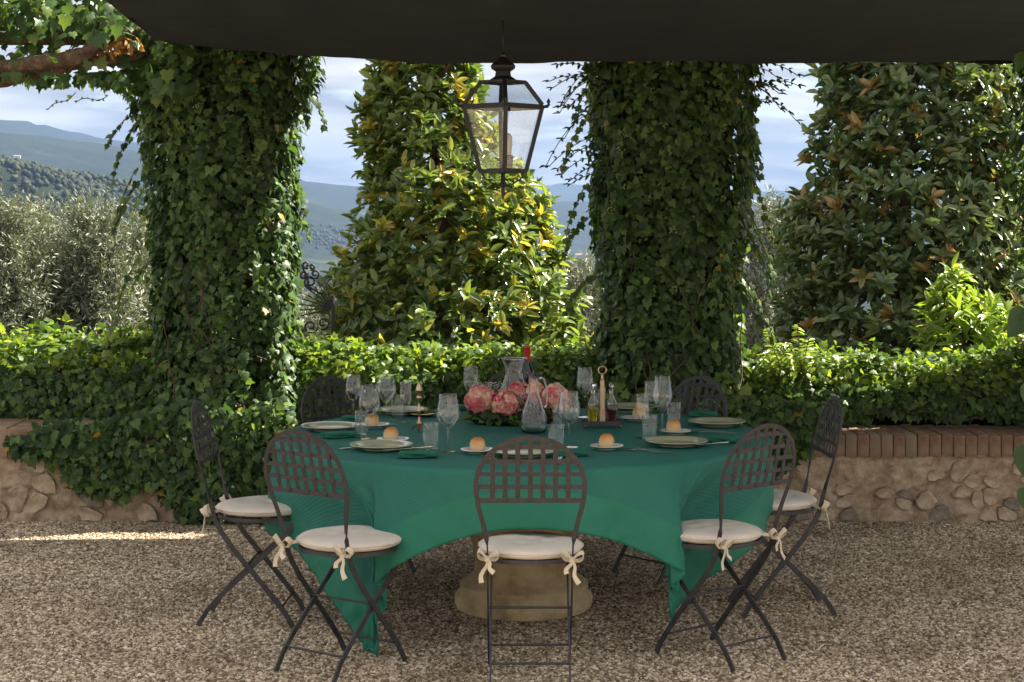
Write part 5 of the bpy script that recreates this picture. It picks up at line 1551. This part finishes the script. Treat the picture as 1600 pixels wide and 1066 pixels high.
def goblet(px, py, h, rb, rt, lab, angular=False, foot=.037, bowl_frac=.60):
    """stemmed glass: bowl with an inside, stem and foot"""
    root = thing('wine_glass', px, py, lab, 'glass', 'stemmed glasses')
    zb = h * (1 - bowl_frac); bh = h - zb
    if angular: prof = [(0.004, zb), (.010, zb + .004), (rb, zb + bh * .42), (rb * .97, zb + bh * .5), (rt, h)]
    else: prof = [(0.004, zb), (.012, zb + .003), (rb * .62, zb + bh * .12), (rb * .93, zb + bh * .30), (rb, zb + bh * .42), (rb * .97, zb + bh * .58), (rt * 1.05, zb + bh * .85), (rt, h)]
    t = .0011
    inner = [(max(r - t, 0.0), z + (t * 2.2 if i == 0 else t * .6 if i < 3 else 0)) for i, (r, z) in enumerate(prof)]
    inner[0] = (0, zb + .006); prof0 = [(0, zb)] + prof
    MB().lathe(prof0 + [(rt - t * .5, h + t * .5)] + inner[::-1], 36).build('bowl', M['thin'], root, True, 50)
    MB().lathe([(0, .004), (.0045, .0045), (.0038, zb * .4), (.0038, zb * .8), (.0048, zb - .0005), (0, zb - .0003)], 14).build('stem', M['thin'], root, True, 50)
    MB().lathe([(0, 0), (foot, 0), (foot, .0015), (foot * .5, .0028), (.006, .005), (0, .0052)], 32).build('foot', M['thin'], root, True, 50)
def tumbler(px, py, h, rb, rt, lab):
    root = MB().lathe([(0, 0), (rb, 0), (rb + .001, .002), (rt, h), (rt - .0007, h + .0006), (rt - .0014, h), (rb - .001, .009), (rb * .5, .0075), (0, .0075)], 36).build('tumbler', M['thin'], None, True, 50)
    root.location = on_table(px, py)
    tag(root, lab, 'glass', 'plain water tumblers')
for a in ((700, 706, .236, .0475, .036, 'round wine glass on open cloth beside the tumbler and the hydrangeas'),
          (577, 686, .232, .0475, .035, 'round wine glass with a bread roll showing behind its stem'),
          (604, 663, .232, .046, .032, 'tallest tapered wine glass by the chair before the ivy pillar', True),
          (634, 660, .190, .030, .026, 'narrow flute glass beside the brass candlestick', False, .034, .62),
          (736, 647, .230, .040, .033, 'tapered wine glass behind the larger pink hydrangea', True),
          (914, 652, .240, .042, .031, 'angular wine glass behind the oil bottle', True),
          (889, 699, .232, .0475, .037, 'round wine glass between the glass pitcher and cruet stand'),
          (1035, 684, .268, .045, .031, 'tallest tapered wine glass beside the roll and forks', True),
          (1004, 684, .190, .031, .026, 'narrow flute glass beside the vinegar bottle', False, .034, .62),
          (1018, 664, .200, .036, .030, 'round wine glass behind the flute near the chair across the table'),
          (552, 652, .20, .040, .032, 'round wine glass at the far napkin by the ivy pillar')): goblet(*a)
for a in ((673, 703, .110, .030, .035, 'clear tumbler standing next to a round wine glass on open cloth'),
          (565, 682, .112, .026, .031, 'clear tumbler in front of the roll seen through glasses'),
          (621, 652, .105, .031, .035, 'clear tumbler in front of a plate across the table'),
          (1015, 688, .108, .029, .034, 'clear tumbler between the flute and the tallest glass'),
          (1053, 668, .112, .027, .033, 'clear tumbler behind the bread roll and forks'),
          (869, 704, .105, .031, .037, 'clear tumbler right behind the woven chair back'),
          (758, 646, .150, .028, .034, 'tall clear tumbler behind the hydrangeas'),
          (872, 668, .110, .022, .026, 'slim clear tumbler in front of the far hydrangea'),
          (938, 652, .140, .025, .028, 'slim tall tumbler behind the cruet post')): tumbler(*a)

# decanter, pitcher, wine bottle
root = thing('decanter', 803, 654, 'wide-mouthed clear glass decanter rising behind the hydrangeas', 'decanter')
h = .285
prof = [(.050, 0), (.078, .004), (.092, .03), (.094, .06), (.082, .10), (.060, .15), (.046, .19), (.041, .215), (.044, .245), (.056, .275), (.063, h)]
MB().lathe([(0, 0)] + prof + [(.0622, h + .0012)] + [(r - .0022, z + (.005 if z < .01 else 0)) for r, z in prof[::-1]] + [(0, .006)], 44).build('body', M['glass'], root, True, 60)
MB().lathe([(.062, h - .002), (.0645, h), (.0645, h + .003), (.062, h + .004), (.0605, h + .001)], 44, close=True).build('rim', M['glass'], root, True)

root = thing('pitcher', 834, 676, 'clear glass pitcher with loop handle in front of the decanter', 'pitcher')
prof = [(.040, 0), (.052, .004), (.060, .03), (.059, .055), (.048, .10), (.034, .14), (.024, .175), (.020, .20), (.020, .225), (.023, .25)]
mb = MB().lathe([(0, 0)] + prof + [(.0222, .251)] + [(r - .002, z + (.005 if z < .01 else 0)) for r, z in prof[::-1]] + [(0, .006)], 40)
mb.v = [(p[0] - (.016 * max(0, (p[2] - .21) / .04) ** 1.5 if p[0] < 0 else 0), p[1], p[2] + (.022 * max(0, (p[2] - .215) / .035) * (-p[0] / .022 if p[0] < 0 else -p[0] / .04))) for p in mb.v]
mb.build('body', M['glass'], root, True, 60)
MB().tube([(.018, 0, .232), (.032, 0, .246), (.046, 0, .238), (.056, 0, .205), (.060, 0, .165), (.056, 0, .125), (.045, 0, .105)], .0042, 8).build('handle', M['glass'], root, True)

root = thing('wine_bottle', 824, 644, 'dark wine bottle with a red capsule standing behind the decanter', 'bottle')
MB().lathe([(0, 0), (.034, 0), (.037, .004), (.037, .18), (.034, .20), (.018, .235), (.0142, .25), (.0142, .262), (0, .262)], 28).build('body', M['bottle'], root, True, 50)
MB().lathe([(.0146, .252), (.0150, .256), (.0150, .312), (.0158, .313), (.0158, .322), (.014, .325), (0, .325)], 24).build('capsule', M['capsule'], root, True, 50)

# cruet stand
root = thing('cruet_stand', 941, 668, 'dark rectangular cruet tray on small feet with a ringed central post', 'cruet stand', rz=math.radians(2))
MB().box(-.088, .088, -.036, .036, .016, .026).build('tray', M['brass'], root)
MB().box(-.090, .090, -.039, -.0365, .014, .032).box(-.090, .090, .0365, .039, .014, .032).box(-.0905, -.0885, -.036, .036, .014, .032).box(.0885, .0905, -.036, .036, .014, .032).build('tray_rim', M['iron'], root)
for sx in (-1, 1):
    for sy in (-1, 1):
        MB().lathe([(0, 0), (.004, .0), (.003, .008), (.006, .0145), (0, .0145)], 8, (sx * .080, sy * .030, 0)).build('foot', M['brass'], root, True)
MB().box(-.009, .009, -.009, .009, .0265, .215).box(-.012, .012, -.012, .012, .0266, .075).build('post', M['pale_wood'], root)
MB().lathe([(.006, .215), (.009, .220), (.004, .228), (.006, .236), (.003, .242), (0, .243)], 10).build('finial', M['brass'], root, True)
MB().tube([(.018 * math.sin(a), 0, .260 - .018 * math.cos(a)) for a in np.linspace(0, 6.2832, 25)], .0035, 8, False).build('ring', M['brass'], root, True)
x0, y0, z0 = on_table(941, 668)
for dx_, nm, lab, liq, lv in ((-.042, 'oil_bottle', 'cut glass cruet of golden olive oil with stopper on the tray', 'oil', .075), (.042, 'vinegar_bottle', 'cut glass cruet of dark red vinegar with stopper on the tray', 'vinegar', .080)):
    root = empty(nm, (x0 + dx_, y0, z0 + .0265)); tag(root, lab, 'bottle')
    body = [(.022, 0), (.024, .003), (.024, .03), (.026, .036), (.0285, .055), (.027, .072), (.020, .092), (.0125, .108), (.0105, .13), (.0115, .140), (.015, .145)]
    MB().lathe([(0, 0)] + body + [(.0135, .1455)] + [(r - .0018, z + (.004 if z < .002 else 0)) for r, z in body[::-1]] + [(0, .004)], 20).build('body', M['glass'], root, True, 30)
    lq = [(r - .0022, z + .0046) for r, z in body if z < lv]
    MB().lathe([(0, .0046)] + lq + [(float(np.interp(lv, [z for r, z in body], [r for r, z in body])) - .0024, lv), (0, lv)], 20).build('liquid', M[liq], root, True, 40)
    MB().lathe([(0, .128), (.008, .13), (.009, .147), (.005, .151), (.006, .156), (.014, .162), (.016, .170), (.010, .176), (0, .178)] if liq == 'oil' else [(0, .128), (.008, .13), (.010, .149), (.004, .153), (.009, .160), (.011, .168), (.006, .176), (0, .178)], 10).build('stopper', M['glass'], root, True, 30)

# brass candlestick with leaf-shaped top, and a brass dish
root = thing('candlestick', 655, 673, 'small ornate brass candlestick on three feet near the flute glass', 'candlestick')
MB().lathe([(0, .022), (.010, .024), (.014, .034), (.006, .045), (.005, .07), (.010, .082), (.012, .092), (.005, .105), (.005, .13), (.011, .142), (.013, .152), (.006, .160), (0, .161)], 12).build('shaft', M['brass'], root, True)
MB().lathe([(0, .158), (.010, .165), (.016, .180), (.012, .198), (.006, .212), (0, .220)], 6).build('bud', M['brass'], root, True, 20)
for k in range(3):
    a = -1.57 + k * 2.094
    MB().bar([(0, 0, .028), (.018 * math.cos(a), .018 * math.sin(a), .026), (.032 * math.cos(a), .032 * math.sin(a), .012), (.042 * math.cos(a), .042 * math.sin(a), .0)], (-math.sin(a), math.cos(a), 0), [.012, .014, .010, .008], .006).build('foot', M['brass'], root, True, 40)
root = thing('brass_dish', 662, 650, 'shallow brass dish with a dark leaf lying in it', 'dish')
MB().lathe([(0, 0), (.035, 0), (.062, .010), (.070, .013), (.069, .0155), (.060, .0125), (.034, .003), (0, .003)], 32).build('bowl', M['brass'], root, True, 40)
leaf_objects('dark_leaf', root, [LM['magnolia_dark'][0]], np.array([[.0, -.02, .012], [-.03, 0, .012]]), np.array([[.1, -.5, 1.0], [0, -.5, 1]]), np.array([[1, .2, .35], [-1, .1, .2]]), [.075, .05], [.1, .1])

# napkins
def napkin(px, py, w, d, rz, lab):
    root = thing('napkin', px, py, lab, 'napkin', 'folded green napkins', math.radians(rz))
    for i, (s, z) in enumerate(((1.0, .0), (.97, .0065), (.93, .0125))):
        nx, ny = 14, 8
        vs = []; fs = []
        for t in (0, 1):
            for i_ in range(nx):
                for j_ in range(ny):
                    u, v = i_ / (nx - 1) - .5, j_ / (ny - 1) - .5
                    zz = z + t * .0055 + .0035 * math.sin(7 * u + 2 * s + i) * math.cos(5 * v) * (1 if t else .3) + .003
                    vs.append((u * w * s + .004 * math.sin(v * 9 + i), v * d * s + .006 * math.sin(u * 6 + i * 2), max(zz, .0005 + z * .6)))
        A = nx * ny
        for i_ in range(nx - 1):
            for j_ in range(ny - 1):
                q = (i_ * ny + j_, (i_ + 1) * ny + j_, (i_ + 1) * ny + j_ + 1, i_ * ny + j_ + 1)
                fs.append(tuple(A + k for k in q)); fs.append(q[::-1])
        per = [i_ * ny for i_ in range(nx)] + [(nx - 1) * ny + j for j in range(1, ny)] + [i_ * ny + ny - 1 for i_ in range(nx - 2, -1, -1)] + [j for j in range(ny - 2, 0, -1)]
        for k in range(len(per)):
            a_, b_ = per[k], per[(k + 1) % len(per)]
            fs.append((a_, b_, b_ + A, a_ + A))
        MB().add(vs, fs).build('fold', M['napkin'], root, True, 60)
napkin(653, 714, .155, .085, 4, 'folded green napkin with a knife laid across near the open cloth tumbler')
napkin(530, 683, .150, .085, 28, 'folded green napkin in front of the plate by the ivy pillar chair')
napkin(553, 657, .11, .08, -10, 'folded green napkin at the place behind the round glasses')
napkin(893, 712, .13, .075, 12, 'folded green napkin beside the plate behind the woven chair back')
napkin(716, 640, .12, .08, 0, 'folded green napkin across the table beside the hydrangeas')
napkin(1098, 650, .13, .08, -8, 'folded green napkin across the table at the chair behind the tall glasses')
napkin(1132, 690, .12, .075, -30, 'folded green napkin under a knife handle beside the plate with forks')

# cutlery
def fork_mesh():
    mb = MB()
    mb.bar([(0, -.095, .004), (0, -.06, .004), (0, .0, .0065), (0, .035, .008), (0, .052, .005), (0, .062, .0035)], (1, 0, 0), [.012, .009, .0055, .005, .012, .019], .0022)
    for x in (-.0085, -.0028, .0028, .0085): mb.bar([(x, .060, .0035), (x, .082, .0045), (x, .100, .008)], (1, 0, 0), [.0035, .0032, .0018], .0018)
    return mb.mesh('fork', M['silver'], True, 40)
def knife_mesh():
    mb = MB()
    mb.lathe([(0, -.105), (.007, -.102), (.0085, -.092), (.006, -.08), (.0052, -.03), (.0065, -.012), (0, -.011)], 10)
    mb.v = [(p[0], p[2], p[1] * .7 + .0065) for p in mb.v]
    mb.bar([(0, -.014, .006), (.001, .02, .006), (.001, .08, .006), (-.003, .115, .006)], (1, 0, 0), [.012, .018, .019, .004], .0016)
    return mb.mesh('knife', M['silver'], True, 40)
def spoon_mesh():
    mb = MB()
    mb.bar([(0, -.075, .003), (0, -.03, .0045), (0, .03, .0065), (0, .045, .005)], (1, 0, 0), [.011, .007, .0045, .006], .002)
    vs = []; fs = []
    for i in range(6):
        for k in range(14):
            a = 6.283 * k / 14; r = i / 5
            vs.append((.0165 * r * math.cos(a), .066 + .025 * r * math.sin(a), .0015 + .006 * r * r))
    for i in range(5):
        for k in range(14): fs.append((i * 14 + k, i * 14 + (k + 1) % 14, (i + 1) * 14 + (k + 1) % 14, (i + 1) * 14 + k))
    mb.add(vs, fs)
    return mb.mesh('spoon', M['silver'], True, 50)
FM, KM, SM = fork_mesh(), knife_mesh(), spoon_mesh()
def cut(me, name, px, py, rz, lab, dz=0.0):
    o = link_mesh(name, me); x, y, z = on_table(px, py); o.location = (x, y, z + dz); o.rotation_euler = (0, 0, math.radians(rz))
    tag(o, lab, name, 'silver cutlery')
cut(FM, 'fork', 1008, 706, 52, 'silver fork lying next to the plate in front of the raised cloth corner')
cut(FM, 'fork', 1026, 706, 47, 'second silver fork close against the plate in front of the raised cloth corner')
cut(FM, 'fork', 1103, 674, 68, 'silver fork in front of the plate by the rubble wall')
cut(FM, 'fork', 1116, 677, 72, 'outer silver fork in front of the plate by the rubble wall')
cut(KM, 'knife', 1106, 697, 115, 'silver knife with its handle past the plate with forks', .004)
cut(KM, 'knife', 640, 711, 118, 'silver knife laid across the folded napkin near open cloth', .021)
cut(FM, 'fork', 561, 700, -52, 'silver fork beside the plate near the trailing cloth corner')
cut(KM, 'knife', 640, 704, -88, 'silver knife lying past the plate near the trailing cloth corner', .002)
cut(SM, 'spoon', 765, 718, 14, 'silver spoon beside the bread roll at the woven chair back')
cut(FM, 'fork', 778, 716, -8, 'silver fork beside the plate at the woven chair back')
cut(KM, 'knife', 874, 720, -4, 'silver knife beside the plate at the woven chair back')
cut(FM, 'fork', 960, 646, 100, 'silver fork across the table beside the cruet stand')
cut(SM, 'spoon', 1070, 674, 60, 'silver spoon behind the bread roll with the tall glasses')
cut(KM, 'knife', 545, 664, 60, 'silver knife beyond the plate by the ivy pillar chair')

# flower centrepiece
def centrepiece():
    root = thing('flower_centrepiece', 800, 661, 'low mossy centrepiece with pink and cream hydrangea heads', 'flowers')
    mb = MB().lathe([(0, 0), (.13, 0), (.155, .02), (.15, .05), (.11, .065), (0, .07)], 24)
    mb.v = [(p[0] * 1.35, p[1] * .8, p[2]) for p in mb.v]
    mb.build('moss_base', M['core'], root, True)
    rng = np.random.default_rng(61)
    n = 420
    th = rng.random(n) * 6.283; r = np.sqrt(rng.random(n))
    P = np.stack([np.cos(th) * .20 * r, np.sin(th) * .12 * r, .02 + .055 * (1 - r) + rng.random(n) * .03], -1)
    T = np.stack([np.cos(th), np.sin(th) - .2, rng.normal(-.1, .4, n)], -1); N = np.array([0, -.4, 1.0]) + rng.normal(0, .4, (n, 3))
    add_leaves(root, IVY, 'ivy', P, N, T, rng.uniform(.025, .05, n), rng.random(n) * .9, 60, None, 'leaf', 'greenery')
    for x, s in ((-.26, .09), (-.24, .07)):
        leaf_objects('leaf', root, [LM['magnolia_dark'][1]], np.array([[x + .08, -.05, .035]]), np.array([[0, -.4, 1.0]]), np.array([[-1, -.4, -.35]]), [s], [.1])
    m, nt, b, o = new_mat('hydrangea_petal')
    a = nt.nodes.new('ShaderNodeAttribute'); a.attribute_name = 'rnd'
    nt.links.new(ramp(nt, a.outputs['Fac'], [(0.0, (0.60, 0.05, 0.12)), (0.28, (0.72, 0.19, 0.20)), (0.6, (0.80, 0.43, 0.33)), (1.0, (0.80, 0.68, 0.46))]), b.inputs['Base Color'])
    b.inputs['Roughness'].default_value = .6
    t = nt.nodes.new('ShaderNodeBsdfTranslucent'); nt.links.new(ramp(nt, a.outputs['Fac'], [(0, (.7, .1, .2)), (1, (.8, .6, .45))]), t.inputs[0])
    ms = nt.nodes.new('ShaderNodeMixShader'); ms.inputs[0].default_value = .3
    nt.links.new(b.outputs[0], ms.inputs[1]); nt.links.new(t.outputs[0], ms.inputs[2]); nt.links.new(ms.outputs[0], o.inputs['Surface'])
    petal_v = [(0, 0, 0), (.45, .35, .06), (.52, .75, .10), (0, 1, .16), (-.52, .75, .10), (-.45, .35, .06)]
    tmpl = (petal_v, [(0, 1, 2), (0, 2, 3), (0, 3, 4), (0, 4, 5)])
    for hx, hy, hz_, R, nf in ((-.148, -.035, .110, .065, 160), (-.03, -.075, .097, .061, 150), (.205, .02, .108, .064, 150), (.10, .075, .125, .055, 90), (.02, .06, .13, .045, 70)):
        Pp = []; Nn = []; Tt = []; Rr = []
        for k in range(nf):
            z = 1 - 1.62 * (k + .5) / nf; a_ = k * 2.39996
            d = np.array([math.sqrt(max(0, 1 - z * z)) * math.cos(a_), math.sqrt(max(0, 1 - z * z)) * math.sin(a_), z])
            d = d + rng.normal(0, .06, 3); d /= np.linalg.norm(d)
            u = np.cross(d, [.3, .5, .81]); u /= np.linalg.norm(u); w = np.cross(d, u)
            ph = rng.random() * 6.28; tone = np.clip(rng.normal(.55, .32), 0, 1); c = d * R * rng.uniform(.84, 1.06)
            for q in range(4):
                e = u * math.cos(ph + q * 1.5708) + w * math.sin(ph + q * 1.5708)
                Pp.append(c + np.array([hx, hy, hz_])); Nn.append(d + e * rng.uniform(-.3, .6)); Tt.append(e); Rr.append(np.clip(tone + rng.normal(0, .12), 0, 1))
        k = len(Pp)
        hd = link_mesh('hydrangea_head', scatter_mesh('hydrangea_head', tmpl, np.array(Pp), np.array(Nn), np.array(Tt), rng.uniform(.017, .027, k), m, np.array(Rr)), root)
        MB().lathe([(0, -R * .7), (R * .6, -R * .5), (R * .86, 0), (R * .6, R * .62), (0, R * .86)], 14, (hx, hy, hz_)).build('flower_heart', M['hydr'], hd, True)
        MB().tube([(hx * .7, hy * .7, .03), (hx, hy, hz_ - R * .6)], .005, 6).build('stalk', M['stem'], root)
    # baby's breath
    n = 170
    P = np.stack([rng.normal(.055, .035, n), rng.normal(-.085, .02, n), rng.uniform(.06, .15, n)], -1)
    P2 = np.stack([rng.normal(-.085, .02, n // 3), rng.normal(.0, .02, n // 3), rng.uniform(.15, .19, n // 3)], -1)
    P = np.concatenate([P, P2]); n = len(P)
    tv = [(0, 0, -1), (.9, 0, 0), (0, .9, 0), (-.9, 0, 0), (0, -.9, 0), (0, 0, 1)]
    tf = [(0, 2, 1), (0, 3, 2), (0, 4, 3), (0, 1, 4), (5, 1, 2), (5, 2, 3), (5, 3, 4), (5, 4, 1)]
    o = link_mesh('small_white_blossom', scatter_mesh('small_white_blossom', (tv, tf), P, rng.normal(0, 1, (n, 3)), rng.normal(0, 1, (n, 3)), np.full(n, .0028), M['cushion'], rng.random(n), True), root); o['kind'] = 'stuff'
    mb = MB()
    for p in P[::2]: mb.tube([(.04, -.05, .03) if p[0] > 0 else (-.07, 0, .05), tuple(p)], .0007, 3, False)
    o = mb.build('fine_stalks', M['stem'], root); o['kind'] = 'stuff'
M['hydr'] = simple_mat('flower_heart', [(0.45, 0.10, 0.12)], 1, .8)
centrepiece()

# ------------------------------------------------------------------ fallen leaves on the gravel
for k in range(6):
    x, y = random.uniform(-2.6, 2.6), random.uniform(7.0, 9.9)
    o = bpy.data.objects.new('fallen_leaf', leaf_meshes(OVAL, M['dry'], 'fallen_leaf', 1)[0] if k == 0 else FLM)
    FLM = o.data
    COL.objects.link(o); o.location = (x, y, .006); s = random.uniform(.025, .05); o.scale = (s, s, s); o.rotation_euler = (random.uniform(-.3, .3), random.uniform(-.3, .3), random.uniform(0, 6.3))
    tag(o, 'small dry brown leaf fallen on the gravel', 'leaf', 'dry leaves fallen on the gravel')

# ------------------------------------------------------------------ haze over the valley
hz = MB().box(-9500, 9500, -70, 17600, -140, 620).build('haze', None)
m = bpy.data.materials.new('haze'); m.use_nodes = True
m.node_tree.nodes.clear()
ho = m.node_tree.nodes.new('ShaderNodeOutputMaterial')
pv = m.node_tree.nodes.new('ShaderNodeVolumePrincipled')
pv.inputs['Color'].default_value = (0.22, 0.34, 0.56, 1)
pv.inputs['Density'].default_value = 0.00010
pv.inputs['Anisotropy'].default_value = 0.0
m.node_tree.links.new(pv.outputs[0], ho.inputs['Volume'])
hz.data.materials.append(m)
tag(hz, 'pale blue summer haze lying over the distant valley and hills', 'haze', kind='stuff')
